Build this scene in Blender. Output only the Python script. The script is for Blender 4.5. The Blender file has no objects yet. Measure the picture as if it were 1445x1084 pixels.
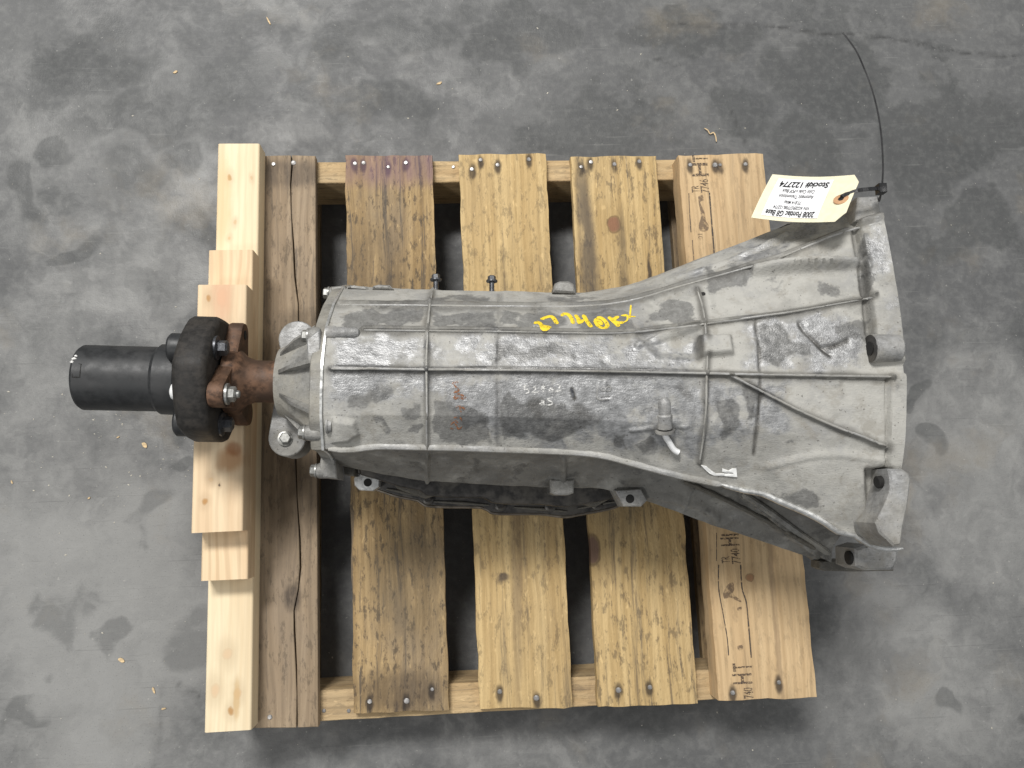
import bpy, bmesh, math, random
import numpy as np
from mathutils import Vector, Matrix
from mathutils.bvhtree import BVHTree
from mathutils import noise as mnoise

random.seed(7); np.random.seed(7)
S = bpy.context.scene
COL = S.collection

# ------------------------------------------------------------------ camera
PW, PH, FPX = 1445.0, 1084.0, 1085.0
CAM = Vector((-0.08167079, -0.13057178, 1.28978167))
cd = bpy.data.cameras.new('camera'); co = bpy.data.objects.new('camera', cd); COL.objects.link(co)
co.location = CAM
co.rotation_euler = (0.15613318, -0.0626128, -0.03693921)
cd.sensor_fit = 'HORIZONTAL'; cd.sensor_width = 36.0; cd.lens = 36.0 * FPX / PW
cd.clip_start = 0.02; cd.clip_end = 200
S.camera = co
CM = co.rotation_euler.to_matrix()
CMT = np.array(CM)

# ------------------------------------------------------------------ light: ceiling lamps of the warehouse
w = bpy.data.worlds.new('World'); S.world = w; w.use_nodes = True
w.node_tree.nodes['Background'].inputs[0].default_value = (0.95, 0.975, 1.0, 1)
w.node_tree.nodes['Background'].inputs[1].default_value = 0.33
def lamp(name, loc, target, sx, sy, power, col):
    l = bpy.data.lights.new(name, 'AREA'); l.shape = 'RECTANGLE'; l.size = sx; l.size_y = sy; l.energy = power; l.color = col
    o = bpy.data.objects.new(name, l); COL.objects.link(o); o.location = loc
    o.rotation_euler = (Vector(target) - Vector(loc)).to_track_quat('-Z', 'Y').to_euler()
    return o
lamp('ceiling_lamp', (-1.35, 2.75, 5.0), (0, 0, 0), 1.7, 0.8, 335, (1.0, 0.982, 0.955))
lamp('ceiling_lamp', (-3.2, -2.6, 5.2), (0, 0, 0), 1.3, 0.6, 72, (1.0, 0.985, 0.96))
lamp('ceiling_lamp', (3.6, 1.2, 5.2), (0, 0, 0), 1.3, 0.6, 50, (1.0, 0.985, 0.96))
vs = S.view_settings
vs.view_transform = 'Standard'; vs.look = 'None'; vs.exposure = 0.0; vs.gamma = 1.0; vs.use_curve_mapping = False

# ------------------------------------------------------------------ helpers
def ray(px, py):
    return CM @ Vector(((px - PW/2)/FPX, -(py - PH/2)/FPX, -1.0))
def P(px, py, z):
    d = ray(px, py); return CAM + d * ((z - CAM.z)/d.z)
def to_px(V):
    d = (np.asarray(V) - np.array(CAM)) @ CMT
    return np.stack([PW/2 + FPX*d[:, 0]/-d[:, 2], PH/2 - FPX*d[:, 1]/-d[:, 2]], 1)
def props(o, label=None, cat=None, group=None, kind=None):
    if label: o['label'] = label
    if cat: o['category'] = cat
    if group: o['group'] = group
    if kind: o['kind'] = kind
    return o
WLOC = {}
def empty(name, loc, **k):
    o = bpy.data.objects.new(name, None); COL.objects.link(o); o.location = loc; o.empty_display_size = 0.05
    WLOC[o] = Vector(loc); return props(o, **k)
def link(name, me, mat, parent=None, origin=None, smooth=True, angle=35, **k):
    n = len(me.vertices); co_ = np.empty(n*3, np.float32); me.vertices.foreach_get('co', co_); co_ = co_.reshape(-1, 3)
    c = (co_.min(0) + co_.max(0))/2 if origin is None else np.array(origin)
    me.vertices.foreach_set('co', (co_ - c).astype(np.float32).ravel()); me.update()
    if mat: me.materials.append(mat)
    if smooth:
        me.shade_smooth() if hasattr(me, 'shade_smooth') else None
        if angle is not None:
            try: me.set_sharp_from_angle(angle=math.radians(angle))
            except Exception: pass
    o = bpy.data.objects.new(name, me); COL.objects.link(o)
    c = Vector([float(v) for v in c]); WLOC[o] = c
    if parent: o.parent = parent; o.location = c - WLOC[parent]
    else: o.location = c
    return props(o, **k)
def mk(name, geo, mat, parent=None, **k):
    V, F = [], []
    for v, f in geo:
        b = len(V); V += [tuple(q) for q in v]; F += [tuple(i + b for i in q) for q in f]
    me = bpy.data.meshes.new(name); me.from_pydata(V, [], F)
    bm = bmesh.new(); bm.from_mesh(me); bmesh.ops.recalc_face_normals(bm, faces=bm.faces); bm.to_mesh(me); bm.free()
    return link(name, me, mat, parent, **k)
def frame(ax):
    ax = Vector(ax).normalized(); u = ax.cross(Vector((0, 0, 1)))
    if u.length < 1e-4: u = Vector((1, 0, 0))
    u.normalize(); return ax, u, ax.cross(u)
def lathe(o, ax, prof, seg=32, a0=0.0):
    ax, u, v = frame(ax); o = Vector(o); V, F = [], []
    for s, r in prof:
        for k in range(seg):
            t = a0 + 2*math.pi*k/seg; V.append(o + ax*s + (u*math.cos(t) + v*math.sin(t))*max(r, 1e-5))
    for i in range(len(prof) - 1):
        for k in range(seg):
            k2 = (k+1) % seg; F.append((i*seg+k, i*seg+k2, (i+1)*seg+k2, (i+1)*seg+k))
    F.append(tuple(range(seg))[::-1]); F.append(tuple((len(prof)-1)*seg + k for k in range(seg)))
    return V, F
def tube(pts, r, up=(0, 0, 1), seg=8, flat=1.0, taper=True):
    """swept oval: r across, r*flat along 'up'"""
    pts = [Vector(p) for p in pts]; V, F = [], []; n = len(pts)
    for i, p in enumerate(pts):
        t = (pts[min(i+1, n-1)] - pts[max(i-1, 0)]).normalized()
        U = up[i] if isinstance(up, list) else Vector(up)
        s = t.cross(U); s = s.normalized() if s.length > 1e-5 else Vector((1, 0, 0)); U = s.cross(t).normalized()
        rr = r[i] if isinstance(r, (list, tuple)) else r
        if taper and (i == 0 or i == n-1): rr *= 0.45
        for k in range(seg):
            a = 2*math.pi*k/seg; V.append(p + s*(rr*math.cos(a)) + U*(rr*flat*math.sin(a)))
    for i in range(n-1):
        for k in range(seg):
            k2 = (k+1) % seg; F.append((i*seg+k, i*seg+k2, (i+1)*seg+k2, (i+1)*seg+k))
    F.append(tuple(range(seg))[::-1]); F.append(tuple((n-1)*seg+k for k in range(seg)))
    return V, F
def smooth_line(pts, step):
    """Catmull-Rom through the points, resampled"""
    A = np.array(pts, float); out = []
    for i in range(len(A)-1):
        p0, p1, p2, p3 = A[max(i-1, 0)], A[i], A[i+1], A[min(i+2, len(A)-1)]
        m = max(2, int(np.linalg.norm(p2-p1)/step))
        for k in range(m):
            t = k/m
            out.append(.5*((2*p1) + (p2-p0)*t + (2*p0-5*p1+4*p2-p3)*t*t + (3*p1-p0-3*p2+p3)*t**3))
    out.append(A[-1]); return np.array(out)
def prism_mesh(poly, z0, z1, bevel=0.0015, seg=2, slope=None):
    """poly: list of (x,y) -> closed prism with bevelled top edge. slope: function(x,y)->dz"""
    bm = bmesh.new(); n = len(poly)
    dz = (lambda x, y: 0) if slope is None else slope
    lo = [bm.verts.new((x, y, z0 + dz(x, y))) for x, y in poly]; hi = [bm.verts.new((x, y, z1 + dz(x, y))) for x, y in poly]
    bm.faces.new(lo[::-1]); top = bm.faces.new(hi)
    for i in range(n): bm.faces.new((lo[i], lo[(i+1) % n], hi[(i+1) % n], hi[i]))
    bmesh.ops.recalc_face_normals(bm, faces=bm.faces)
    if bevel: bmesh.ops.bevel(bm, geom=list(top.edges), offset=bevel, segments=seg, affect='EDGES', profile=.6)
    me = bpy.data.meshes.new('m'); bm.to_mesh(me); bm.free(); return me
def prism(name, poly, z0, z1, mat, parent=None, bevel=0.0015, seg=2, slope=None, **k):
    return link(name, prism_mesh(poly, z0, z1, bevel, seg, slope), mat, parent, **k)
def hexbolt(o, ax, r, h, flange=1.35, shank=None):
    o = Vector(o); a = Vector(ax).normalized()
    g = [lathe(o, a, [(0, r*flange), (h*.22, r*flange), (h*.3, r*1.05)], 20),
         lathe(o, a, [(h*.2, r), (h*.85, r), (h, r*.82)], 6)]
    if shank: g.append(lathe(o - a*shank, a, [(0, r*.5), (shank, r*.5)], 12))
    return g

# ------------------------------------------------------------------ node helper
class NT:
    def __init__(s, name):
        m = bpy.data.materials.new(name); m.use_nodes = True; s.m = m; s.t = m.node_tree; s.t.nodes.clear()
        s.out = s.t.nodes.new('ShaderNodeOutputMaterial'); s.b = s.t.nodes.new('ShaderNodeBsdfPrincipled')
        s.t.links.new(s.b.outputs[0], s.out.inputs[0])
    def set(s, inp, v):
        if isinstance(v, bpy.types.NodeSocket): s.t.links.new(v, inp)
        else:
            if isinstance(v, (tuple, list)) and len(v) == 3 and inp.type == 'RGBA': v = (*v, 1)
            inp.default_value = v
    def node(s, ty, **kw):
        n = s.t.nodes.new(ty)
        for k, v in kw.items(): setattr(n, k, v)
        return n
    def coord(s, which='Object'): return s.node('ShaderNodeTexCoord').outputs[which]
    def map(s, vec, scale=(1, 1, 1), loc=(0, 0, 0), rot=0.0, typ='POINT'):
        n = s.node('ShaderNodeMapping', vector_type=typ); s.set(n.inputs['Vector'], vec)
        n.inputs['Scale'].default_value = scale; n.inputs['Location'].default_value = loc; n.inputs['Rotation'].default_value = (0, 0, rot); return n.outputs[0]
    def noise(s, vec, scale=5, detail=4, rough=.55, dist=0, color=False):
        n = s.node('ShaderNodeTexNoise'); s.set(n.inputs['Vector'], vec); n.inputs['Scale'].default_value = scale
        n.inputs['Detail'].default_value = detail; n.inputs['Roughness'].default_value = rough; n.inputs['Distortion'].default_value = dist
        return n.outputs['Color' if color else 'Fac']
    def voro(s, vec, scale, feat='F1'):
        n = s.node('ShaderNodeTexVoronoi', feature=feat); s.set(n.inputs['Vector'], vec); n.inputs['Scale'].default_value = scale; return n.outputs[0]
    def mth(s, op, a, b=0.0, clamp=False):
        n = s.node('ShaderNodeMath', operation=op, use_clamp=clamp); s.set(n.inputs[0], a); s.set(n.inputs[1], b); return n.outputs[0]
    def vm(s, op, a, b):
        n = s.node('ShaderNodeVectorMath', operation=op); s.set(n.inputs[0], a); s.set(n.inputs[1], b); return n.outputs[0]
    def rng(s, v, a, b, c=0.0, d=1.0, typ='SMOOTHSTEP'):
        n = s.node('ShaderNodeMapRange', interpolation_type=typ); s.set(n.inputs[0], v)
        for i, q in enumerate((a, b, c, d)): s.set(n.inputs[i+1], q)
        return n.outputs[0]
    def mix(s, f, a, b, mode='MIX'):
        n = s.node('ShaderNodeMix', data_type='RGBA', blend_type=mode); s.set(n.inputs[0], f); s.set(n.inputs[6], a); s.set(n.inputs[7], b); return n.outputs[2]
    def sep(s, v):
        n = s.node('ShaderNodeSeparateXYZ'); s.set(n.inputs[0], v); return n.outputs
    def attr(s, name):
        n = s.node('ShaderNodeAttribute', attribute_name=name); return n.outputs['Fac']
    def blob(s, vec, cx, cy, rx, ry, rot=0.0, soft=.3):
        m = s.map(vec, (rx, ry, 1e6), (cx, cy, 0), rot, 'TEXTURE')
        n = s.node('ShaderNodeVectorMath', operation='LENGTH'); s.set(n.inputs[0], m)
        return s.rng(n.outputs['Value'], 1+soft, 1-soft)
    def bump(s, h, strength=.3, dist=.002, prev=None):
        n = s.node('ShaderNodeBump'); n.inputs['Strength'].default_value = strength; n.inputs['Distance'].default_value = dist
        s.set(n.inputs['Height'], h)
        if prev is not None: s.set(n.inputs['Normal'], prev)
        return n.outputs[0]
    def done(s, color, rough=.6, metal=0.0, normal=None, spec=.5):
        s.set(s.b.inputs['Base Color'], color); s.set(s.b.inputs['Roughness'], rough); s.set(s.b.inputs['Metallic'], metal)
        s.b.inputs['Specular IOR Level'].default_value = spec
        if normal is not None: s.set(s.b.inputs['Normal'], normal)
        return s.m

# ------------------------------------------------------------------ materials
def m_floor():
    n = NT('concrete'); v = n.coord('Object')
    wob = n.vm('MULTIPLY', n.vm('SUBTRACT', n.noise(v, 9, 4, .6, color=True), (.5, .5, .5)), (.10, .10, 0)); vd = n.vm('ADD', v, wob)
    a = n.noise(vd, 2.6, 4, .6); b = n.noise(vd, 8, 6, .68); m2 = n.noise(vd, 22, 5, .65)
    c = n.noise(v, 70, 4, .65); d = n.noise(v, 420, 2, .5)
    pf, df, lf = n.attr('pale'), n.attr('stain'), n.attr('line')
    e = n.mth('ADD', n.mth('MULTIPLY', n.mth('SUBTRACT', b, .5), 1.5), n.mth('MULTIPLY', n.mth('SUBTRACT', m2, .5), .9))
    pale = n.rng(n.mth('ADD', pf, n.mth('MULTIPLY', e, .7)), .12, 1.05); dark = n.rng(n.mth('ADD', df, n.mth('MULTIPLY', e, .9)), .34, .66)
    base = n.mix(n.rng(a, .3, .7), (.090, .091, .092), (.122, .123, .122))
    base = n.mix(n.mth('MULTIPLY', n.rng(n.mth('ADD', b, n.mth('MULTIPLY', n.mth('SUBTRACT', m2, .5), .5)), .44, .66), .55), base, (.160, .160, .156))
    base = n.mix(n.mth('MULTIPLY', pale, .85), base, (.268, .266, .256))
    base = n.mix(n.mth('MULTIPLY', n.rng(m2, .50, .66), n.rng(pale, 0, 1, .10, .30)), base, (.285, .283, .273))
    bl = n.rng(n.noise(vd, 5.5, 6, .66), .53, .60); base = n.mix(n.mth('MULTIPLY', bl, n.rng(pale, 0, 1, .68, .14)), base, (.072, .074, .074))
    base = n.mix(n.mth('MULTIPLY', n.mth('MULTIPLY', dark, n.rng(c, .3, .7, .68, .84)), n.rng(pale, 0, 1, 1.0, .58)), base, (.060, .062, .062))
    base = n.mix(n.mth('MULTIPLY', n.rng(n.noise(vd, 4.2, 5, .62), .55, .70), .40), base, (.215, .185, .140))
    base = n.mix(n.mth('MULTIPLY', n.rng(c, .40, .72), .16), base, (.30, .30, .285))
    base = n.mix(n.mth('MULTIPLY', n.rng(d, .60, .75), .35), base, (.055, .055, .055))
    base = n.mix(n.mth('MULTIPLY', n.rng(n.noise(v, 160, 2, .5), .70, .76), .4), base, (.40, .39, .36))
    sc = n.noise(n.map(v, (3, 60, 1), rot=.9), 3, 3, .6); base = n.mix(n.mth('MULTIPLY', n.rng(sc, .62, .74), .16), base, (.33, .33, .31))
    s2 = n.noise(n.map(v, (2.5, 80, 1), rot=-.12), 3, 3, .6); base = n.mix(n.mth('MULTIPLY', n.rng(s2, .62, .72), .28), base, (.075, .075, .075))
    base = n.mix(n.mth('MULTIPLY', lf, n.rng(n.noise(v, 45, 3, .65), .36, .60)), base, (.030, .030, .030))
    nb = n.bump(n.mth('ADD', c, n.mth('MULTIPLY', d, .4)), .35, .002)
    return n.done(base, n.rng(b, .3, .7, .66, .44), 0, nb, .35)

def m_wood(name, light, dark, grey=(.16, .14, .12), greyamt=.4, spots=.4, streak=.35, knots=(), fresh=False, seed=0, purple=None, fuzz=1.0, rings=1.0, axis='Y', dirt=(), halos=()):
    dirt = list(dirt)
    n = NT(name); v0 = n.coord('Object')
    if axis == 'X': v0 = n.map(v0, rot=math.pi/2)
    v = n.vm('ADD', v0, (seed*1.37, seed*2.11, seed*.73))
    warp = n.vm('MULTIPLY', n.vm('SUBTRACT', n.noise(n.map(v, (6, 2, 6)), 1.5, 3, .5, color=True), (.5, .5, .5)), (.03*rings, .02, .03))
    vw = n.vm('ADD', v, warp)
    # grain bends round the knots
    g1 = n.noise(n.map(vw, (55, 2.2, 55)), 1, 4, .6); g2 = n.noise(n.map(vw, (320, 9, 320)), 1, 3, .6)
    ring = n.node('ShaderNodeTexWave', wave_type='BANDS', bands_direction='X'); n.set(ring.inputs['Vector'], n.map(vw, (1, .12, .6)))
    ring.inputs['Scale'].default_value = 26; ring.inputs['Distortion'].default_value = 5.5; ring.inputs['Detail'].default_value = 3; ring.inputs['Detail Scale'].default_value = .8
    rg = ring.outputs['Fac']
    colr = n.mix(n.mth('MULTIPLY', n.rng(g1, .3, .72), .85), light, dark)
    colr = n.mix(n.mth('MULTIPLY', n.rng(rg, .45, 1.0), .30*rings), colr, tuple(c*.72 for c in dark))
    colr = n.mix(n.mth('MULTIPLY', n.rng(g2, .45, .75), streak), colr, tuple(c*.6 for c in dark))
    big = n.noise(n.map(v, (11, 4, 11)), 1, 5, .62)
    colr = n.mix(n.mth('MULTIPLY', n.rng(big, .42, .68), greyamt), colr, grey)
    if spots:
        sp = n.noise(n.map(v, (120, 40, 120)), 1, 5, .75)
        colr = n.mix(n.mth('MULTIPLY', n.rng(sp, .52, .63), spots), colr, (.075, .06, .045))
        st = n.noise(n.map(vw, (95, 2.6, 95), (3, 1, 0)), 1, 6, .74)
        colr = n.mix(n.mth('MULTIPLY', n.rng(st, .54, .64), spots), colr, (.085, .075, .065))
        fz = n.noise(n.map(v, (160, 60, 160)), 1, 2, .6)
        colr = n.mix(n.mth('MULTIPLY', n.rng(fz, .62, .74), .30*fuzz), colr, tuple(min(1, c*1.5) for c in light))
    vk = n.vm('ADD', v0, n.vm('MULTIPLY', n.vm('SUBTRACT', n.noise(v, 40, 3, .6, color=True), (.5, .5, .5)), (.008, .012, 0)))
    hb = g1
    for kx, ky, rx, ry, kc in knots:
        halo = n.blob(vk, kx, ky, rx*2.4, ry*3.0, 0, .6); core = n.mth('MULTIPLY', n.blob(vk, kx, ky, rx, ry, 0, .18 if not fresh else .5), 1 if not fresh else .8); rim = n.mth('SUBTRACT', n.blob(vk, kx, ky, rx*1.18, ry*1.18, 0, .12), core, True)
        colr = n.mix(n.mth('MULTIPLY', halo, .45), colr, tuple(c*.75 for c in dark)); colr = n.mix(core, colr, kc); colr = n.mix(n.mth('MULTIPLY', rim, .7 if not fresh else .12), colr, tuple(c*.35 for c in kc))
    for kx, ky, rx, ry, rot, kc, amt in dirt + list(halos):
        q = n.blob(vk, kx, ky, rx, ry, rot, .45); q = n.mth('MULTIPLY', q, n.rng(n.noise(n.map(v, (60, 14, 60)), 1, 4, .6), .18, .5)); colr = n.mix(n.mth('MULTIPLY', q, amt), colr, kc)
    if purple:
        yy = n.sep(v0)[1]; e = n.mth('ADD', yy, n.mth('MULTIPLY', n.noise(n.map(v, (60, 6, 10)), 1, 3), .03))
        colr = n.mix(n.mth('MULTIPLY', n.mth('MULTIPLY', n.rng(e, purple-.012, purple+.022), n.rng(g1, .25, .7, .75, .30)), .9), colr, (.175, .105, .145))
    nb = n.bump(n.mth('ADD', g1, n.mth('MULTIPLY', g2, .6)), .55 if not fresh else .12, .002)
    if spots: nb = n.bump(n.noise(n.map(v, (220, 90, 220)), 1, 3, .65), .7*fuzz, .002, nb)
    return n.done(colr, .78 if not fresh else .62, 0, nb, .25)

def m_cast(name, dust=(.385, .376, .345), grey=(.325, .326, .326), dark=(.112, .111, .107), grime_shade=(.052, .048, .041), use_attr=False, dustamt=.5, darkamt=.3, metal=.35, seed=0, grimeamt=.3):
    n = NT(name); v = n.vm('ADD', n.coord('Object'), (seed*.91, seed*.37, seed*.53))
    wob = n.vm('MULTIPLY', n.vm('SUBTRACT', n.noise(v, 28, 4, .6, color=True), (.5, .5, .5)), (.022, .022, .022)); vd = n.vm('ADD', v, wob)
    big = n.noise(vd, 10, 5, .6); mid = n.noise(vd, 26, 5, .62); fine = n.noise(v, 130, 4, .65); grain = n.noise(v, 520, 3, .6); diag = n.noise(n.map(v, (90, 330, 90), rot=.7), 1, 3, .6)
    f_d = n.rng(big, .44, .60); f_k = n.rng(mid, .55, .64)
    if use_attr:
        ad, ab, ag = n.attr('dark'), n.attr('bare'), n.attr('grime_shade')
        e = n.mth('ADD', n.mth('MULTIPLY', n.mth('SUBTRACT', mid, .5), 2.6), n.mth('MULTIPLY', n.mth('SUBTRACT', fine, .5), .9))
        f_dark = n.rng(n.mth('ADD', ad, e), .38, .70)
        f_bare = n.rng(n.mth('ADD', ab, n.mth('MULTIPLY', n.mth('SUBTRACT', n.noise(vd, 18, 6, .7), .5), 3.2)), .30, .85)
        f_dark = n.mth('MAXIMUM', n.mth('MULTIPLY', f_dark, .78), n.mth('MULTIPLY', n.rng(n.noise(vd, 13, 6, .72), .53, .64), darkamt*1.7))
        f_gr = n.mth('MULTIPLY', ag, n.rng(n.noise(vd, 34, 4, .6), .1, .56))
    else:
        f_dark = n.mth('MULTIPLY', f_k, darkamt); f_bare = n.rng(n.noise(vd, 14, 5, .6), .42, .62, 0, 1-dustamt); f_gr = n.mth('MULTIPLY', n.rng(n.noise(v, 18, 4, .6), .45, .7), grimeamt)
    dusty = n.mix(f_d, dust, tuple(c*.74 for c in dust))
    dusty = n.mix(n.mth('MULTIPLY', n.rng(n.noise(vd, 19, 6, .72), .46, .66), .5), dusty, tuple(c*.78 for c in grey))
    dusty = n.mix(n.mth('MULTIPLY', n.rng(fine, .45, .72), .22), dusty, tuple(min(1, c*1.3) for c in dust))
    dusty = n.mix(n.mth('MULTIPLY', n.rng(n.noise(vd, 44, 5, .68), .50, .66), .45), dusty, (.225, .205, .170))
    bare = n.mix(n.rng(fine, .34, .68), tuple(c*.74 for c in grey), tuple(min(1, c*1.16) for c in grey))
    bare = n.mix(n.mth('MULTIPLY', n.rng(diag, .46, .72), .40), bare, tuple(min(1, c*1.5) for c in grey))
    bare = n.mix(n.mth('MULTIPLY', n.rng(n.noise(n.map(v, (60, 200, 60), rot=.7), 1, 4, .6), .52, .70), .45), bare, tuple(c*.5 for c in grey))
    col = n.mix(f_bare, dusty, bare)
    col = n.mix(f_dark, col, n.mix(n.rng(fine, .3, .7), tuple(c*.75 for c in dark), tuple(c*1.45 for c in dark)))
    col = n.mix(f_gr, col, grime_shade)
    col = n.mix(n.mth('MULTIPLY', n.rng(grain, .55, .75), .20), col, (.40, .39, .36))
    col = n.mix(n.mth('MULTIPLY', n.rng(n.noise(v, 300, 2, .5), .67, .73), .6), col, (.05, .045, .04))
    h = n.mth('ADD', n.mth('ADD', n.mth('MULTIPLY', fine, .55), n.mth('MULTIPLY', diag, .45)), n.mth('MULTIPLY', grain, .35))
    nb = n.bump(h, .55, .0018)
    met = n.mth('MULTIPLY', f_bare, metal)
    ro = n.rng(n.mth('ADD', f_bare, n.mth('MULTIPLY', fine, .5)), .2, 1.4, .76, .43)
    return n.done(col, ro, met, nb, .4)

def m_plain(name, col, rough=.5, metal=0.0, var=.25, scale=60, bump=.1, second=None, sec_amt=.5, spec=.5):
    n = NT(name); v = n.coord('Object'); a = n.noise(v, scale, 4, .6); b = n.noise(v, scale*.25, 4, .6)
    c = n.mix(n.rng(a, .3, .7), tuple(x*(1-var) for x in col), tuple(min(1, x*(1+var)) for x in col))
    if second: c = n.mix(n.mth('MULTIPLY', n.rng(b, .45, .62), sec_amt), c, second)
    return n.done(c, n.rng(a, .3, .7, max(.05, rough-.08), min(1, rough+.08)), metal, n.bump(a, bump, .001), spec)

def m_ink(name, col, wear=.55, scale=140, amount=1.0):
    n = NT(name); v = n.coord('Object'); a = n.noise(v, scale, 4, .65)
    n.done(col, .7); tr = n.node('ShaderNodeBsdfTransparent'); mx = n.node('ShaderNodeMixShader')
    n.set(mx.inputs[0], n.rng(a, wear-.12, wear+.10, amount, 0.0)); n.t.links.new(n.b.outputs[0], mx.inputs[1]); n.t.links.new(tr.outputs[0], mx.inputs[2])
    # factor 1 shows the bare wood beneath
    n.set(mx.inputs[0], n.rng(a, wear-.12, wear+.10, 1-amount, 1.0)); n.t.links.new(mx.outputs[0], n.out.inputs[0]); return n.m

M = {}
M['floor'] = m_floor()
M['case'] = m_cast('cast_aluminium', use_attr=True, metal=.55, darkamt=.17)
M['housing'] = m_cast('dusty_aluminium', seed=3, dustamt=.4, darkamt=.5, metal=.35, grimeamt=.5, dust=(.31, .295, .255), grey=(.27, .27, .265))
M['lug'] = m_cast('grey_aluminium', seed=5, dustamt=.2, darkamt=.35, metal=.45, dust=(.31, .30, .275), grimeamt=.4)
M['rib'] = m_cast('rubbed_aluminium', seed=8, dustamt=.3, grey=(.44, .44, .435), darkamt=.25, metal=.5, grimeamt=.2)
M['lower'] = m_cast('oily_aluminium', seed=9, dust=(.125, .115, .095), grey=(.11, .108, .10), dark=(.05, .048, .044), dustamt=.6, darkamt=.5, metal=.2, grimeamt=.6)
M['pan'] = m_plain('oily_black_steel', (.040, .037, .034), .40, .25, .5, 90, .25, (.105, .095, .080), .6)
M['panlip'] = m_plain('pan_edge_highlight', (.16, .135, .105), .40, .4, .4, 90, .25, (.07, .06, .05), .6)  # highlight on the pan lip, painted as a paler brown
M['seam'] = m_plain('bright_gasket_edge', (.72, .72, .70), .35, .75, .2, 200, .1, (.30, .29, .27), .35)
M['steel'] = m_plain('zinc_steel', (.30, .30, .285), .42, .65, .3, 200, .1, (.22, .21, .18), .5)
M['bright'] = m_plain('bright_steel', (.86, .86, .85), .30, .2, .06, 200, .05)
M['darksteel'] = m_plain('dark_bolt_steel', (.075, .078, .085), .38, .6, .4, 200, .2, (.13, .13, .13), .4)
M['blue'] = m_plain('blue_bolt_steel', (.07, .09, .16), .4, .5, .4, 200, .2, (.15, .16, .18), .5)
M['rust'] = m_plain('rusted_steel', (.125, .068, .040), .62, .3, .55, 130, .7, (.060, .036, .024), .85)
M['rubber'] = m_plain('worn_black_rubber', (.020, .018, .016), .6, 0, .4, 140, .6, (.040, .034, .028), .55, .4)
M['black'] = m_plain('black_paint', (.017, .018, .019), .52, 0, .3, 90, .2, (.034, .034, .034), .6, .5)
M['hole'] = m_plain('hole_dark', (.012, .011, .010), .8)
M['tag'] = m_plain('manila_card', (.80, .745, .545), .7, 0, .05, 120, .05)
M['paper'] = m_plain('white_label_paper', (.83, .83, .84), .6, 0, .02, 120, .02)
M['ring'] = m_plain('brown_paper_ring', (.52, .30, .16), .75, 0, .12, 200, .1)
M['print'] = m_plain('black_print', (.012, .012, .014), .6, 0, .1)
M['nylon'] = m_plain('black_nylon', (.010, .010, .011), .35, 0, .2)
M['yellow'] = m_ink('yellow_paint_marker', (.82, .60, .03), .62, 260, 1.0)
M['orange'] = m_ink('orange_paint_marker', (.30, .125, .055), .50, 260, .85)
M['white'] = m_ink('white_paint_marker', (.74, .73, .70), .53, 260, .95)
M['stamp'] = m_ink('brown_stamp_ink', (.075, .052, .040), .54, 330, .85)
M['stampline'] = m_ink('stamp_line_ink', (.062, .050, .042), .60, 160, .88)
M['smudge'] = m_ink('smudged_stamp_ink', (.13, .09, .065), .56, 120, .55)
M['nail'] = m_plain('nail_steel', (.34, .33, .32), .4, .6, .3, 300, .1, (.12, .10, .08), .45)
M['chip'] = m_plain('wood_chip', (.60, .45, .26), .8, 0, .25, 200, .2)
M['foil'] = m_plain('white_sealant_film', (.80, .80, .78), .4, 0, .08, 200, .1)

# ------------------------------------------------------------------ floor
gx = np.concatenate([np.linspace(-6, -1.15, 8)[:-1], np.arange(-1.15, 1.05, .0065), np.linspace(1.05, 6, 8)])
gy = np.concatenate([np.linspace(-6, -.80, 8)[:-1], np.arange(-.80, .90, .0065), np.linspace(.90, 6, 8)])
GX, GY = np.meshgrid(gx, gy); GP = np.c_[GX.ravel(), GY.ravel()]; GP0 = GP
def vnoise(p, sc, seed=0):
    q = p*sc; i = np.floor(q).astype(int); f = q-i; f = f*f*(3-2*f)
    h = lambda a, b: ((np.sin(a*127.1 + b*311.7 + seed*74.7)*43758.5453) % 1.0)
    a, b = i[:, 0], i[:, 1]
    return (h(a, b)*(1-f[:, 0])+h(a+1, b)*f[:, 0])*(1-f[:, 1]) + (h(a, b+1)*(1-f[:, 0])+h(a+1, b+1)*f[:, 0])*f[:, 1]
for sc_, am_ in ((9, .09), (22, .045), (55, .016)):
    GP = GP + np.c_[vnoise(GP0, sc_, sc_)-.5, vnoise(GP0, sc_, sc_+3)-.5]*am_
def field(blobs, vary=.38):
    out = np.zeros(len(GP))
    for px, py, rx, ry, rot in blobs:
        p = P(px, py, 0); d = GP - np.array([p.x, p.y]); c_, s_ = math.cos(rot), math.sin(rot)
        q = np.hypot((d[:, 0]*c_ + d[:, 1]*s_)/rx, (-d[:, 0]*s_ + d[:, 1]*c_)/ry); out = np.maximum(out, np.clip(1.45 - q, 0, 1)*(1 - vary + vary*math.sin(px*1.7+py)**2))
    return out
pale_f = np.zeros(len(GP))  # paler patches of concrete, strongest towards the lower left
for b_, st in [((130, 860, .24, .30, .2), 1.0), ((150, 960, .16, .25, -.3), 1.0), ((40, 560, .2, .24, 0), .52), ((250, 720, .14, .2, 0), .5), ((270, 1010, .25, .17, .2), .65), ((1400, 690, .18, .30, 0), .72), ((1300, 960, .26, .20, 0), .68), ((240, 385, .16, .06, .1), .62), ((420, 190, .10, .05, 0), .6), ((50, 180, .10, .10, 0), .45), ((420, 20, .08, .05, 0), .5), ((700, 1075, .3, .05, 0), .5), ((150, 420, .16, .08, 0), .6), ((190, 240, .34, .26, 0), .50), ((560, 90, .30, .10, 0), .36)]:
    pale_f = np.maximum(pale_f, field([b_], 0)*st)
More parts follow.
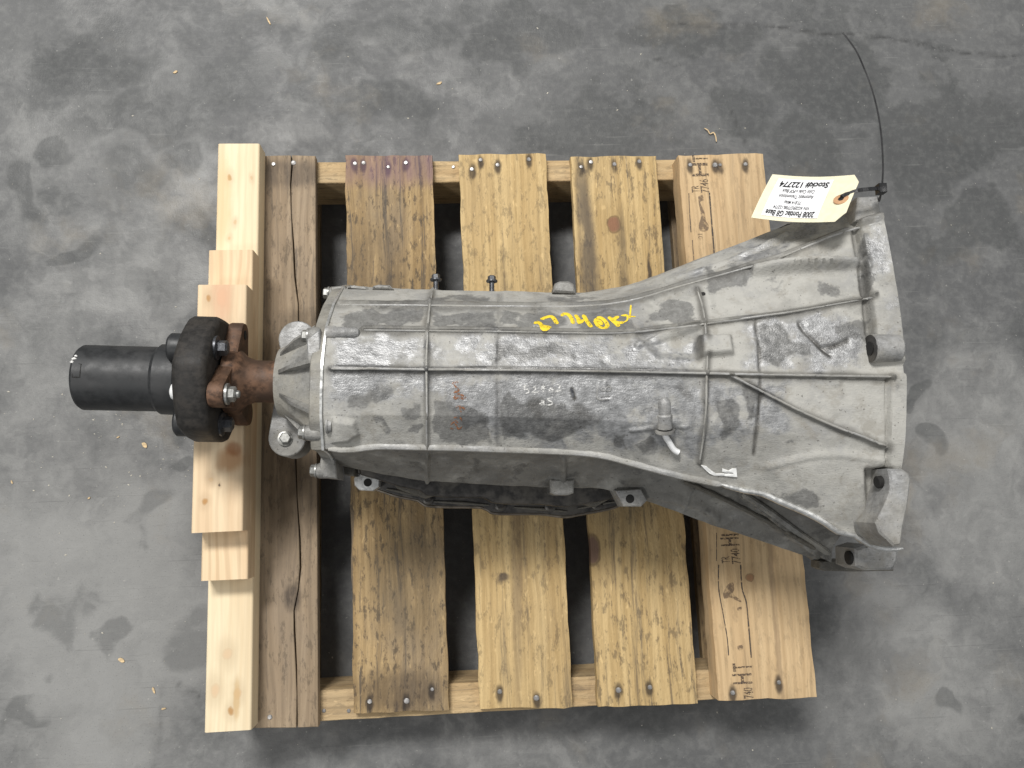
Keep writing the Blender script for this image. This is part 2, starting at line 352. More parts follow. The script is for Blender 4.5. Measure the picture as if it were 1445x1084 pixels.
stain_f = field([(178, 250, .090, .068, .3), (105, 345, .07, .026, 0), (215, 160, .13, .055, .1), (330, 130, .13, .10, 0), (150, 95, .10, .06, 0), (560, 165, .10, .04, 0), (270, 215, .05, .04, 0), (78, 895, .05, .066, .35), (42, 985, .045, .014, .15), (166, 897, .024, .022, 0), (255, 905, .05, .06, .6),
    (25, 255, .035, .05, 0), (90, 210, .04, .03, 0), (325, 320, .07, .035, 0), (1325, 614, .026, .02, 0), (1352, 992, .028, .022, 0), (1440, 1005, .024, .024, 0), (960, 60, .16, .06, 0), (830, 190, .14, .09, 0), (1330, 200, .16, .12, 0), (1180, 120, .12, .09, 0), (600, 60, .14, .05, 0), (1300, 545, .03, .02, 0), (480, 60, .07, .05, 0), (1150, 210, .10, .08, 0), (1050, 150, .10, .06, 0), (1400, 330, .10, .06, 0), (265, 650, .03, .02, 0), (300, 590, .03, .03, 0), (1290, 560, .02, .02, 0), (740, 60, .1, .05, 0), (190, 720, .05, .02, .3)])
line_f = np.zeros(len(GP))
for (x0, y0), (x1, y1), wd, st in [((930, 30), (1200, 48), .006, .8), ((1190, 47), (1445, 84), .006, .85), ((1030, 155), (1062, 215), .005, .55), ((925, 80), (960, 92), .006, .6), ((1300, 445), (1445, 475), .005, .35), ((840, 130), (950, 155), .005, .35), ((1022, 188), (1050, 195), .005, .6), ((300, 985), (250, 965), .006, .6), ((215, 1080), (235, 960), .006, .3)]:
    p, q = P(x0, y0, 0), P(x1, y1, 0); a_, b_ = np.array([p.x, p.y]), np.array([q.x, q.y]); d_ = b_-a_; l_ = np.linalg.norm(d_); d_ /= l_
    r_ = GP0 - a_; t_ = r_@d_; o_ = np.abs(r_@np.array([-d_[1], d_[0]]) + .004*np.sin(t_*23+x0)); line_f = np.maximum(line_f, st*np.clip(1 - o_/wd, 0, 1)*((t_ > 0) & (t_ < l_)))
nyg, nxg = GX.shape; ii = np.arange(nyg*nxg).reshape(nyg, nxg)
me = bpy.data.meshes.new('floor'); me.from_pydata(np.c_[GP0, np.zeros(len(GP0))].tolist(), [], np.stack([ii[:-1, :-1], ii[:-1, 1:], ii[1:, 1:], ii[1:, :-1]], 2).reshape(-1, 4).tolist())
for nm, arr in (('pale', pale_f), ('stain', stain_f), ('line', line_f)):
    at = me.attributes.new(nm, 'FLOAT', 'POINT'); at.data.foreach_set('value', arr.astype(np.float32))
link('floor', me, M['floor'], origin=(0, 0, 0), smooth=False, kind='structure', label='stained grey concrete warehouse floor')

# ------------------------------------------------------------------ pallet
ZD = 0.121; Z5 = ZD + .022; ZS0, ZS1 = 0.016, 0.105
pal = empty('pallet', (0, 0, 0), label='weathered wooden pallet with five deck boards under the transmission', cat='pallet')
def outline(c, amp=.0008, step=.012, endamp=.0012, seed=0):
    """c: four (x,y) corners TL,TR,BR,BL -> ragged outline, counter-clockwise"""
    rnd = random.Random(seed); out = []
    cs = [c[3], c[2], c[1], c[0]]
    for i in range(4):
        a, b = Vector(cs[i]), Vector(cs[(i+1) % 4]); L = (b-a).length; d = (b-a)/L; nn = Vector((d.y, -d.x))
        k = max(2, int(L/step)); am = endamp if i % 2 == 0 else amp; ph = rnd.random()*50
        for j in range(k):
            t = j/k; off = (mnoise.noise(Vector((ph + L*t*22, seed*3.1, i))) * 1.6 + rnd.uniform(-.35, .35)) * am if j else 0
            q = a + d*(L*t) + nn*off; out.append((q.x, q.y))
    return out
def nails(board, pts, ztop):
    for i, (px, py, r) in enumerate(pts):
        p = P(px, py, ztop)
        mk('nail', [lathe((p.x, p.y, ztop - .002), (random.uniform(-.15, .15), random.uniform(-.15, .15), 1), [(0, r*.9), (.0024, r), (.0034, r*.75), (.0036, 0)], 12)], M['nail'], board)
def corners(pxs, z): return [tuple(P(a, b, z).xy) for a, b in pxs]
OR, KN = (.30, .17, .10), (.13, .075, .045)
boards = {
 2: dict(px=[(487, 219), (610, 219), (634, 1003), (499, 1007)], z=ZD, mat=dict(light=(.46, .325, .165), dark=(.27, .18, .085), greyamt=.5, spots=.75, seed=2, purple=.385, fuzz=1.3, dirt=[(0, -.395, .06, .03, 0, (.06, .045, .035), .6), (-.03, .22, .05, .09, 0, (.11, .085, .06), .5), (.02, -.24, .06, .08, 0, (.10, .08, .055), .55)])),
 3: dict(px=[(647, 218), (770, 217), (808, 998), (677, 1001)], z=ZD, mat=dict(light=(.60, .44, .22), dark=(.44, .30, .135), greyamt=.13, spots=.42, seed=3, dirt=[(.004, .05, .010, .17, .06, (.14, .10, .06), .55), (.0, -.15, .008, .26, -.03, (.18, .13, .08), .6), (-.022, -.24, .008, .006, 0, (.07, .055, .05), .8)])),
 4: dict(px=[(805, 221), (926, 220), (985, 993), (844, 998)], z=ZD, mat=dict(light=(.60, .44, .22), dark=(.42, .285, .125), greyamt=.13, spots=.55, seed=4, knots=[(-.008, .310, .0095, .013, (.25, .13, .075)), (-.070, -.20, .011, .020, (.16, .10, .07))], dirt=[(-.052, .25, .014, .18, .03, (.08, .068, .06), .8), (.003, .20, .008, .12, 0, (.13, .10, .065), .65), (.045, .225, .003, .03, 0, (.05, .04, .035), .9), (-.02, -.12, .05, .06, 0, (.13, .10, .06), .55)])),
 5: dict(px=[(957, 219), (1077, 217), (1153, 984), (1014, 989)], z=ZD+.022, mat=dict(light=(.61, .445, .255), dark=(.49, .335, .18), greyamt=.10, spots=.2, seed=5, knots=[(-.012, -.248, .006, .006, (.30, .17, .09))], rings=1.1, streak=.2, fuzz=.4, dirt=[(.022, -.3, .004, .25, 0, (.26, .18, .11), .55)])),
}
NA = .0036
NAILS = {2: [(501, 231, NA), (513, 230, NA), (548, 236, NA*.8), (573, 230, NA), (522, 990, NA), (574, 989, NA*1.2), (610, 973, NA*.8)],
 3: [(666, 239, NA), (678, 226, NA), (702, 233, NA), (746, 225, NA), (705, 976, NA), (757, 985, NA*1.2)],
 4: [(820, 236, NA*.9), (834, 229, NA), (867, 232, NA), (902, 228, NA), (873, 974, NA*1.2), (917, 970, NA)],
 5: [(974, 233, NA), (1009, 233, NA*1.2), (1016, 233, NA*.8), (1052, 232, NA), (1034, 978, NA), (1099, 963, NA*.9)],
 1: [(414, 230, NA*1.2), (386, 232, NA), (381, 1012, NA)]}
def halo_list(k, c, z):
    cx, cy = (min(q[0] for q in c)+max(q[0] for q in c))/2, (min(q[1] for q in c)+max(q[1] for q in c))/2; out = []
    for px, py, r in NAILS[k]:
        p = P(px, py, z); out.append((p.x-cx, p.y-cy-.003, .0055, .012, 0, (.035, .028, .024), .85))
    return out
bobj = {}
for k, b in boards.items():
    c = corners(b['px'], b['z']); m = m_wood('deck_board_wood_%d' % k, halos=halo_list(k, c, b['z']), **b['mat'])
    bobj[k] = prism('deck_board', outline(c, seed=k, amp=.0011, endamp=.0016), ZS1 + .0005, b['z'], m, pal, bevel=.0014)
# first board: split along a long crack
c1 = corners([(330, 221), (445, 220), (449, 1026), (323, 1028)], ZD)
crack_px = [(411, 219), (412, 232), (410, 260), (411, 300), (414, 345), (416, 390), (421, 430), (422, 500), (419, 560), (417, 640), (419, 700), (423, 760), (424, 800), (421, 832), (415, 862), (415.5, 890), (418, 940), (419, 980), (419, 1027)]
cr = [P(a, b_, ZD) for a, b_ in crack_px]
m1 = m_wood('deck_board_wood_1', light=(.385, .295, .20), dark=(.25, .185, .12), greyamt=.40, spots=.45, seed=1, streak=.3, fuzz=.35, grey=(.22, .18, .14), dirt=[(.02, .40, .06, .022, 0, (.06, .05, .045), .55), (.03, -.25, .012, .02, 0, (.05, .04, .035), .8), (.04, .16, .03, .02, 0, (.07, .055, .04), .5), (.03, -.09, .05, .1, 0, (.10, .075, .05), .5)])
half = lambda i: .0004 + .0009*abs(math.sin(i*.9+.5))
lp = [c1[3]] + [(cr[i].x - half(i), cr[i].y) for i in range(len(cr)-1, -1, -1)] + [c1[0]]
rp = [(cr[i].x + half(i), cr[i].y) for i in range(len(cr))]; rp = rp[::-1]
rp = [(cr[i].x + half(i), cr[i].y) for i in range(len(cr)-1, -1, -1)]
ro = outline(c1, seed=1, amp=.0008, endamp=.0012)
bmA = prism_mesh(lp, ZS1 + .0005, ZD, .0008, 1); bmB = prism_mesh([c1[2], c1[1]] + rp[::-1], ZS1 + .0005, ZD, .0008, 1)
bm = bmesh.new(); bm.from_mesh(bmA); bm.from_mesh(bmB); me = bpy.data.meshes.new('deck_board'); bm.to_mesh(me); bm.free()
bobj[1] = link('deck_board', me, m1, pal)
for k in NAILS: nails(bobj[k], NAILS[k], Z5 if k == 5 else ZD)
ms = [m_wood('stringer_wood', light=(.58, .43, .24), dark=(.42, .29, .15), greyamt=.25, spots=.3, seed=11+i, axis='X', knots=[(-.10, .0, .012, .01, (.24, .13, .07))] if i else ()) for i in range(3)]
def stringer(ya, yb, xa, xb, m, seed):
    return prism('stringer', outline([(xa, yb), (xb, yb), (xb, ya), (xa, ya)], amp=.0008, endamp=.0006, step=.02, seed=seed), ZS0, ZS1, m, pal, bevel=.001, seg=1)
yt = P(700, 227, ZS1).y; yb_ = P(720, 1003, ZS1).y; xl, xr = -.435, P(1070, 240, ZS1).x - .004
s1 = stringer(yt - .036, yt, xl, xr, ms[0], 21); stringer(.0, .037, xl, xr, ms[1], 22); s3 = stringer(yb_, yb_ + .042, xl, P(1145, 990, ZS1).x - .006, ms[2], 23)
for o_, pts in ((s1, [(640, 236, .003)]), (s3, [(457, 1003, .003), (492, 1003, .003)]), ):
    nails(o_, pts, ZS1)
mbm = m_wood('bottom_board_wood', light=(.40, .29, .16), dark=(.26, .18, .10), greyamt=.5, spots=.5, seed=31)
for k in (1, 3, 5):
    c = corners(boards[k]['px'], ZD) if k != 1 else c1
    xc0, xc1 = max(c[0][0], c[3][0]) + .012, min(c[1][0], c[2][0]) - .012
    prism('bottom_board', outline([(xc0, yt - .001), (xc1, yt - .001), (xc1, yb_ + .002), (xc0, yb_ + .002)], amp=.0006, step=.03, seed=40+k), .0, ZS0 - .0004, mbm, pal, bevel=0)

# stamps on the last board (text meshes laid flat on it)
def text_mesh(body, size, shear=0.0, bold=0.0, spacing=1.0):
    cu = bpy.data.curves.new('t', 'FONT'); cu.body = body; cu.size = size; cu.shear = shear; cu.offset = bold; cu.space_character = spacing; cu.resolution_u = 3
    o = bpy.data.objects.new('t', cu); me = bpy.data.meshes.new_from_object(o); bpy.data.objects.remove(o); bpy.data.curves.remove(cu)
    n = len(me.vertices); a = np.empty(n*3, np.float32); me.vertices.foreach_get('co', a); return me, a.reshape(-1, 3)
def lay_text(name, body, box, place, mat, parent, **k):
    """box: (w,h) real size the text is fitted to; place(u,v) -> world point (u along the line, v up)"""
    me, a = text_mesh(body, 1.0, **k); mn, mx = a.min(0), a.max(0); a[:, 0] = (a[:, 0]-mn[0])/(mx[0]-mn[0])*box[0]; a[:, 1] = (a[:, 1]-mn[1])/(mx[1]-mn[1])*box[1]
    W = np.array([place(u, v) for u, v, _ in a], np.float32); me.vertices.foreach_set('co', W.ravel()); me.materials.clear()
    return link(name, me, mat, parent, smooth=False)
def stamp(body, px0, py0, px1, py1, name='stamp', mat='stamp', bold=.012, dz=.0004):
    """vertical text, reading upwards: lower-left pixel (px0,py0) .. upper-right (px1,py1)"""
    a, b = P(px0, py0, Z5), P(px1, py1, Z5); L, Hh = b.y - a.y, b.x - a.x; sk = .045
    lay_text(name, body, (L, Hh), lambda u, v: (b.x - v - (L-u)*-sk*1.0, a.y + u, Z5 + dz), M[mat], bobj[5], bold=bold)
stamp('H', 976, 249, 998, 230); stamp('T', 977, 229, 998, 219)
stamp('TR', 976, 272, 986, 262); stamp('7746', 988, 272, 999, 253)
stamp('TR', 1018, 795, 1029, 785); stamp('7740', 1032, 796, 1043, 774)
stamp('H', 1017, 771, 1042, 758); stamp('I', 1018, 757, 1042, 753)
stamp('H', 1034, 966, 1060, 950); stamp('T', 1034, 940+8, 1060, 935); stamp('740', 1049, 986, 1062, 970)
stamp('01', 985, 338, 991, 330, mat='smudge')
def decal(pts, wpx, mat, name='stamp'):
    q = smooth_line(pts, 4); V, F = [], []
    for i, (x, y) in enumerate(q):
        ww = wpx*(0.8+.35*mnoise.noise(Vector((i*.25, x, 0))))
        V += [P(x-ww/2, y, Z5) + Vector((0, 0, .0004)), P(x+ww/2, y, Z5) + Vector((0, 0, .0004))]
    F = [(2*i, 2*i+1, 2*i+3, 2*i+2) for i in range(len(q)-1)]
    mk(name, [(V, F)], M[mat], bobj[5], smooth=False)
decal([(972, 273), (973, 300), (975, 328)], 1.6, 'stampline'); decal([(977, 339), (978, 355), (980, 378)], 1.4, 'stampline'); decal([(1001, 272), (1003, 300), (1006, 335), (1008, 362)], 2.6, 'stampline')
decal([(1014, 797), (1014, 830), (1020, 865), (1026, 900), (1028, 925)], 1.8, 'stampline'); decal([(1045, 797), (1047, 830), (1053, 850), (1056, 880), (1060, 928)], 2.4, 'stampline')
decal([(1011, 752), (1011, 792)], 1.2, 'stampline')
def smudge(pts):
    V = [P(x, y, Z5) + Vector((0, 0, .0005)) for x, y in smooth_line(pts + [pts[0]], 3)[:-1]]
    mk('stamp', [(V, [tuple(range(len(V)))])], M['smudge'], bobj[5], smooth=False)
smudge([(985, 278), (991, 275), (993, 283), (988, 285), (994, 300), (996, 312), (1000, 318), (998, 326), (988, 326), (986, 318), (989, 305), (986, 288)])
smudge([(1020, 838), (1026, 826), (1034, 822), (1036, 832), (1034, 838), (1044, 846), (1046, 850), (1036, 846), (1030, 843), (1022, 845)])
smudge([(1040, 858), (1046, 856), (1046, 861), (1041, 862)]); smudge([(1040, 912), (1047, 910), (1048, 916), (1042, 918)])


# ------------------------------------------------------------------ three pine battens
def batten(x0, x1, y0, y1, z0, z1, mat, label):
    me = prism_mesh([(x0, y0), (x1, y0+random.uniform(-.001, .001)), (x1, y1), (x0, y1+random.uniform(-.001, .001))], z0, z1, 0, 1)
    bm = bmesh.new(); bm.from_mesh(me); bmesh.ops.bevel(bm, geom=[e for e in bm.edges if abs((e.verts[0].co - e.verts[1].co).y) > .1], offset=.0035, segments=3, affect='EDGES', profile=.5); bm.to_mesh(me); bm.free()
    return link('pine_batten', me, mat, label=label, cat='batten', group='pine battens stacked under the driveshaft coupling')
KP, KL = (.42, .21, .06), (.60, .42, .24)
batten(-.4415, -.3785, -.4235, .429, ZD+.0003, ZD+.038, m_wood('pine_low', (.80, .68, .47), (.70, .55, .35), greyamt=0, spots=0, fresh=True, seed=51, streak=.12, rings=.55,
    knots=[(-.012, .372, .003, .0045, KP), (-.004, .300, .002, .003, KL), (-.011, .275, .002, .003, KL), (.02, .37, .002, .003, KL), (-.003, -.325, .006, .007, (.66, .48, .30)), (.004, -.40, .0035, .0045, KP), (-.018, -.372, .005, .008, (.66, .47, .29)), (.012, -.377, .004, .006, (.66, .47, .29))],
    dirt=[(-.022, .33, .012, .07, 0, (.66, .47, .24), .55), (.011, -.385, .004, .025, 0, (.55, .36, .16), .6)]), 'longest pine batten lying on the pallet, bottom of the stack of three')
batten(-.439, -.376, -.219, .2465, ZD+.0383, ZD+.076, m_wood('pine_mid', (.79, .63, .42), (.66, .46, .27), greyamt=0, spots=0, fresh=True, seed=52, streak=.2, rings=1.3), 'middle pine batten of the stack of three, with straight striped grain')
batten(-.4405, -.3735, -.154, .183, ZD+.0763, ZD+.114, m_wood('pine_top', (.76, .60, .40), (.66, .48, .30), greyamt=0, spots=0, fresh=True, seed=53, streak=.15, rings=.7,
    knots=[(-.018, .149, .003, .004, KP), (-.016, -.128, .003, .004, KP), (-.008, -.10, .0025, .003, KL), (.002, -.107, .0012, .0012, (.03, .02, .015)), (.0, .150, .006, .012, (.66, .42, .26))],
    dirt=[(.0, .155, .013, .04, 0, (.66, .38, .24), .55), (.016, -.075, .018, .015, .4, (.40, .18, .06), .6), (.02, -.06, .01, .01, 0, (.32, .13, .05), .7)]), 'short top pine batten directly under the black rubber coupling')

# ------------------------------------------------------------------ transmission
TR = empty('transmission', (0.05, 0.0, ZD), label='dusty cast aluminium automatic transmission with flared bell housing and driveshaft coupling', cat='transmission')
SH, Y0 = .045, .010           # the unit lies slightly askew on the pallet: cross planes are sheared by its yaw
rows = [
 [(487, 404, .20), (820, 413, .20), (1000, 361, .24), (1215, 287, .28)],
 [(487, 404, .295), (600, 409, .30), (700, 411, .30), (820, 413, .30), (870, 408, .31), (920, 394, .325), (1000, 361, .345), (1100, 322, .37), (1160, 301, .385), (1240, 278, .405)],
 [(478, 430, .36), (600, 431, .362), (820, 432, .365), (890, 424, .375), (960, 404, .385), (1050, 379, .40), (1100, 364, .41), (1180, 331, .425), (1250, 311, .437)],
 [(459, 464, .405), (510, 466, .402), (700, 468, .405), (880, 470, .408), (950, 463, .415), (1050, 450, .43), (1130, 438, .44), (1235, 420, .45), (1268, 416, .455)],
 [(456, 520, .42), (700, 522, .42), (1000, 527, .435), (1130, 530, .447), (1273, 532, .46)],
 [(457, 585, .413), (700, 588, .412), (1000, 600, .425), (1130, 615, .437), (1271, 625, .447)],
 [(462, 634, .39), (500, 634, .385), (530, 630, .385), (700, 634, .383), (830, 640, .382), (900, 656, .382), (960, 672, .383), (1050, 692, .385), (1100, 708, .39), (1180, 748, .395), (1230, 769, .40), (1275, 774, .405)],
 [(470, 655, .30), (600, 678, .29), (780, 688, .285), (850, 690, .285), (900, 703, .28), (950, 720, .275), (1010, 742, .27), (1100, 772, .26), (1160, 790, .25), (1262, 802, .25)],
 [(470, 650, .22), (600, 672, .22), (780, 680, .22), (850, 680, .215), (900, 690, .215), (1010, 725, .205), (1160, 770, .19), (1262, 780, .19)],
]
XS, XF = -.2375, .421
nx = 400
xs = np.linspace(XS, XF, nx)
G = []
for r in rows:
    W = np.array([P(*q) for q in r]); xp = W[:, 0] - SH*(W[:, 1]-Y0); o_ = np.argsort(xp)
    # monotone-ish cubic via Catmull-Rom on x
    D = smooth_line(np.c_[xp[o_], W[o_, 1], W[o_, 2]], .004)
    y = np.interp(xs, D[:, 0], D[:, 1]); z = np.interp(xs, D[:, 0], D[:, 2])
    # linear extrapolation beyond the ends
    for side in (0, -1):
        d0, d1 = (D[0], D[3]) if side == 0 else (D[-1], D[-4]); msk = xs < d0[0] if side == 0 else xs > d0[0]
        y[msk] = d0[1] + (d1[1]-d0[1])/(d1[0]-d0[0])*(xs[msk]-d0[0]); z[msk] = d0[2] + (d1[2]-d0[2])/(d1[0]-d0[0])*(xs[msk]-d0[0])
    G.append(np.c_[y, z])
G = np.array(G)                               # rows x stations x (y,z)
sub = [14, 30, 36, 42, 46, 42, 40 , 40]
prof = []
for i in range(len(rows)-1):
    for k in range(sub[i]):
        t = k/sub[i]
        p1, p2 = G[i], G[i+1]; p0 = G[max(i-1, 0)]; p3 = G[min(i+2, len(rows)-1)]
        # keep the ledge (row 6) and the rails (rows 1, 7) crisp
        if i in (1, 6, 7): p0 = 2*p1-p2 if i != 6 else p1 + (p1-p2)*.4
        if i+1 in (1, 6, 7): p3 = 2*p2-p1 if i+1 != 6 else p2 + (p2-p1)*.6
        q = .5*((2*p1) + (p2-p0)*t + (2*p0-5*p1+4*p2-p3)*t*t + (3*p1-p0-3*p2+p3)*t**3)
        if i in (1, 2, 3, 4, 5): q = q*.42 + (p1 + (p2-p1)*t)*.58      # the cast panels are nearly flat between the ribs
        if i == 6:                            # hollow flank under the ledge of the bell
            hol = np.clip((xs-.05)/.15, 0, 1)*.034*math.sin(math.pi*t)**.8; q = q.copy(); q[:, 0] += hol + .004*math.sin(math.pi*t)
        prof.append(q)
prof.append(G[-1]); prof = np.array(prof); nr = len(prof)
Y, Z = prof[:, :, 0], prof[:, :, 1]; X = np.repeat(xs[None], nr, 0) + SH*(Y-Y0)
V = np.stack([X, Y, Z], 2)
def dist_line(Q, line):
    D = np.full(len(Q), 1e9); T = np.zeros(len(Q)); L = np.array(line, float); cum = 0; tot = np.linalg.norm(np.diff(L, axis=0), axis=1).sum()
    for a, b in zip(L[:-1], L[1:]):
        d = b-a; l2 = d@d; t = np.clip(((Q-a)@d)/l2, 0, 1); e = np.linalg.norm(Q-(a+t[:, None]*d), axis=1); m = e < D
        D[m] = e[m]; T[m] = (cum + t[m]*math.sqrt(l2))/tot; cum += math.sqrt(l2)
    return D, T
def sdf_poly(Q, poly):
    Lp = list(poly)+[poly[0]]; D, _ = dist_line(Q, Lp); ins = np.zeros(len(Q), bool); L = np.array(Lp, float)
    for a, b in zip(L[:-1], L[1:]):
        c = ((a[1] > Q[:, 1]) != (b[1] > Q[:, 1])) & (Q[:, 0] < (b[0]-a[0])*(Q[:, 1]-a[1])/(b[1]-a[1]+1e-12)+a[0]); ins ^= c
    return np.where(ins, -D, D)
sst = lambda a, b, x: (lambda t: t*t*(3-2*t))(np.clip((x-a)/(b-a), 0, 1))
F0 = V.reshape(-1, 3); Q = to_px(F0)
N = np.cross(np.gradient(V, axis=1), np.gradient(V, axis=0)); N /= np.linalg.norm(N, axis=2, keepdims=True)+1e-12; N = N.reshape(-1, 3)
if N[(nr//2)*nx + nx//2][2] < 0: N = -N
rowi = np.repeat(np.arange(nr)[:, None], nx, 1).ravel()
upper = rowi < sum(sub[:6]) + 3            # roof of the case, above the ledge
flank = (rowi >= sum(sub[:6]) + 3)
lineA = [(478, 430), (600, 431), (700, 432), (820, 432), (890, 424), (960, 404), (1050, 379), (1100, 364), (1180, 331), (1246, 313)]
lineB = [(512, 466), (600, 467), (700, 468), (800, 470), (880, 470), (950, 463), (1050, 450), (1130, 438), (1232, 420)]
lineC = [(466, 520), (600, 522), (700, 522), (850, 524), (1000, 527), (1130, 530), (1258, 532)]
lineE = [(1030, 530), (1070, 550), (1130, 581), (1190, 606), (1250, 629)]
lineF = [(611, 411), (607, 430), (603, 470), (602, 522), (602, 580), (603, 632)]
lineG = [(984, 409), (989, 425), (994, 450), (996, 475)]
lineG2 = [(998, 502), (997, 527), (996, 570), (992, 620), (987, 652)]
lineH = [(705, 415), (704, 470), (703, 522), (703, 580), (704, 632)]
lineI = [(1066, 452), (1070, 490), (1072, 527), (1071, 580), (1064, 640)]
lineS = [(1066, 384), (1100, 381), (1150, 376), (1216, 371)]
lineD = [(463, 634), (500, 634), (530, 630), (600, 631), (700, 634), (830, 640), (900, 656), (960, 672), (1050, 692), (1100, 708), (1180, 748), (1230, 769), (1272, 774)]
disp = np.zeros(len(F0))
def rib(line, h, wcore, wf, msk=upper, taper=None):
    D, T = dist_line(Q, smooth_line(line, 12)); core = h*(1-sst(wcore*.35, wcore*1.35, D)) + h*.22*np.exp(-(D/wf)**2)
    if taper is not None: core *= taper(T)
    disp[msk] += core[msk]
rib(lineA, .0042, 2.6, 9); rib(lineB, .0050, 2.8, 9); rib(lineC, .0052, 2.8, 9); rib(lineE, .0055, 3.0, 9); rib(lineF, .0036, 2.6, 8); rib(lineG, .0036, 2.6, 8); rib(lineG2, .0036, 2.4, 8)
rib(lineH, -.0009, 2.0, 6); rib(lineI, -.0011, 1.6, 5); rib(lineS, .017, 5.5, 12, taper=lambda T: .35+.65*np.sin(np.pi*np.clip(T*.85+.1, 0, 1)))
rib([(603, 640), (603, 680)], .004, 2.8, 8, flank); rib([(795, 646), (795, 690)], .004, 4, 10, flank)
rib([(1045, 693), (1085, 722), (1130, 757), (1170, 785), (1200, 800)], .009, 4.5, 14, flank); rib([(960, 675), (1010, 697), (1070, 728), (1120, 757), (1150, 775)], .006, 3.5, 12, flank); rib([(983, 660), (975, 690), (965, 712)], .004, 3, 8, flank)
rib([(870, 695), (920, 698), (985, 712), (1010, 730)], .006, 6, 14, flank)
FLANK_RIBS = [[(1047, 697), (1085, 722), (1130, 755), (1170, 782), (1197, 797)], [(965, 680), (1010, 699), (1070, 729), (1120, 757), (1150, 775)]]
# second bead line along the upper rail of the bell
rib([(940, 398), (1010, 375), (1060, 355), (1110, 330)], .003, 2.2, 6); rib([(1000, 380), (1050, 362), (1105, 340)], -.0016, 3, 8)
def bump(poly, h, soft=3.0, msk=upper):
    d = sdf_poly(Q, poly); disp[msk] += (h*(1-sst(-soft, soft, d)))[msk]
bump([(1210, 318), (1248, 306), (1262, 380), (1270, 440), (1276, 512), (1236, 512), (1228, 440), (1220, 380)], .010, 4)
rib([(1206, 325), (1215, 380), (1222, 430), (1226, 470)], -.005, 5, 9)
bump([(1254, 528), (1280, 528), (1278, 664), (1252, 664)], .006, 2.5); rib([(1252, 534), (1252, 600), (1251, 655)], -.0025, 2.5, 5)
bump([(988, 476), (1030, 474), (1034, 500), (990, 504)], .010, 3.5)
bump([(900, 473), (985, 472), (984, 503), (930, 500)], -.007, 8)
rib([(900, 488), (930, 476), (985, 462)], .004, 5, 10)
bump([(1040, 395), (1205, 376), (1215, 412), (1140, 432), (1010, 448), (1005, 412)], -.003, 6)
bump([(1080, 660), (1180, 640), (1245, 648), (1235, 735), (1180, 738), (1120, 705)], .003, 12)
rib([(1085, 657), (1130, 646), (1180, 640), (1245, 650)], .002, 5, 10)
bump([(912, 640), (925, 605), (958, 602), (968, 640), (945, 656)], -.004, 8); rib([(890, 607), (920, 604)], .0016, 3.0, 8); rib([(955, 604), (970, 602)], .0014, 3.0, 8)
bump([(470, 590), (500, 594), (505, 612), (492, 622), (470, 624)], .006, 4)
bump([(1222, 664), (1256, 662), (1258, 690), (1246, 715), (1236, 740), (1226, 735)], -.016, 6)
scar = [(1128, 455), (1136, 468), (1150, 482), (1165, 496), (1172, 500)]; scar2 = [(1160, 490), (1178, 488), (1196, 480)]
rib(scar, -.0022, 2.5, 7); rib(scar2, -.0016, 2.2, 6)
rib([(855, 538), (855, 556)], .0009, 1.2, 2); rib([(846, 538), (846, 563), (862, 563)], .0009, 1.2, 2)
bump([(672, 426), (664, 428), (684, 436)], -.001, 2)
disp += (vnoise(F0[:, :2], 55, 1)-.5)*.0011 + (vnoise(F0[:, :2], 130, 2)-.5)*.0006 + (vnoise(np.c_[F0[:, 0], F0[:, 2]], 40, 5)-.5)*.0008
F1 = F0 + N*disp[:, None]
# surface masks (dark oily patches, rubbed bare metal, dirt, shadow lines painted beside ribs)
def soft(poly, s=6.0): return 1-sst(-s, s, sdf_poly(Qn, poly))
Qn = Q + np.c_[vnoise(Q, .05, 3)-.5, vnoise(Q, .05, 4)-.5]*12
dk = np.zeros(len(F0))
for poly in [[(482, 440), (598, 440), (598, 463), (482, 462)], [(612, 439), (700, 438), (700, 466), (612, 464)], [(708, 438), (800, 437), (800, 462), (708, 465)], [(815, 440), (885, 438), (900, 462), (830, 468), (812, 460)], [(912, 440), (950, 425), (975, 424), (985, 440), (980, 455), (910, 460)],
             [(520, 424), (600, 422), (600, 428), (520, 429)], [(614, 418), (690, 416), (690, 425), (616, 424)], [(770, 416), (830, 417), (850, 426), (770, 424)], [(700, 488), (795, 486), (824, 508), (770, 505), (700, 512)], [(838, 508), (850, 502), (868, 512), (864, 518)],
             [(528, 585), (538, 586), (556, 606), (550, 614), (540, 606)], [(560, 570), (595, 568), (592, 596), (565, 590)], [(574, 598), (592, 600), (590, 612), (576, 610)], [(610, 565), (690, 585), (700, 626), (608, 626)], [(708, 560), (800, 570), (840, 600), (800, 620), (708, 624)],
             [(1050, 545), (1075, 545), (1072, 590), (1058, 600)], [(1070, 455), (1100, 455), (1130, 480), (1150, 505), (1090, 515), (1070, 505)], [(1155, 395), (1185, 400), (1185, 420), (1158, 418)], [(1180, 455), (1228, 450), (1226, 478), (1185, 478)], [(1105, 620), (1125, 612), (1120, 622), (1108, 628)],
             [(1000, 385), (1060, 378), (1060, 400), (1002, 412)], [(895, 625), (915, 612), (930, 635), (905, 640)], [(860, 610), (880, 612), (878, 628), (862, 626)], [(480, 560), (520, 545), (560, 545), (560, 560), (490, 575)], [(1010, 565), (1040, 560), (1050, 600), (1020, 620)], [(1215, 330), (1226, 335), (1224, 420), (1214, 420)], [(1090, 700), (1150, 690), (1160, 715), (1110, 712)]]:
    dk = np.maximum(dk, soft(poly, 11))
ba = np.zeros(len(F0))
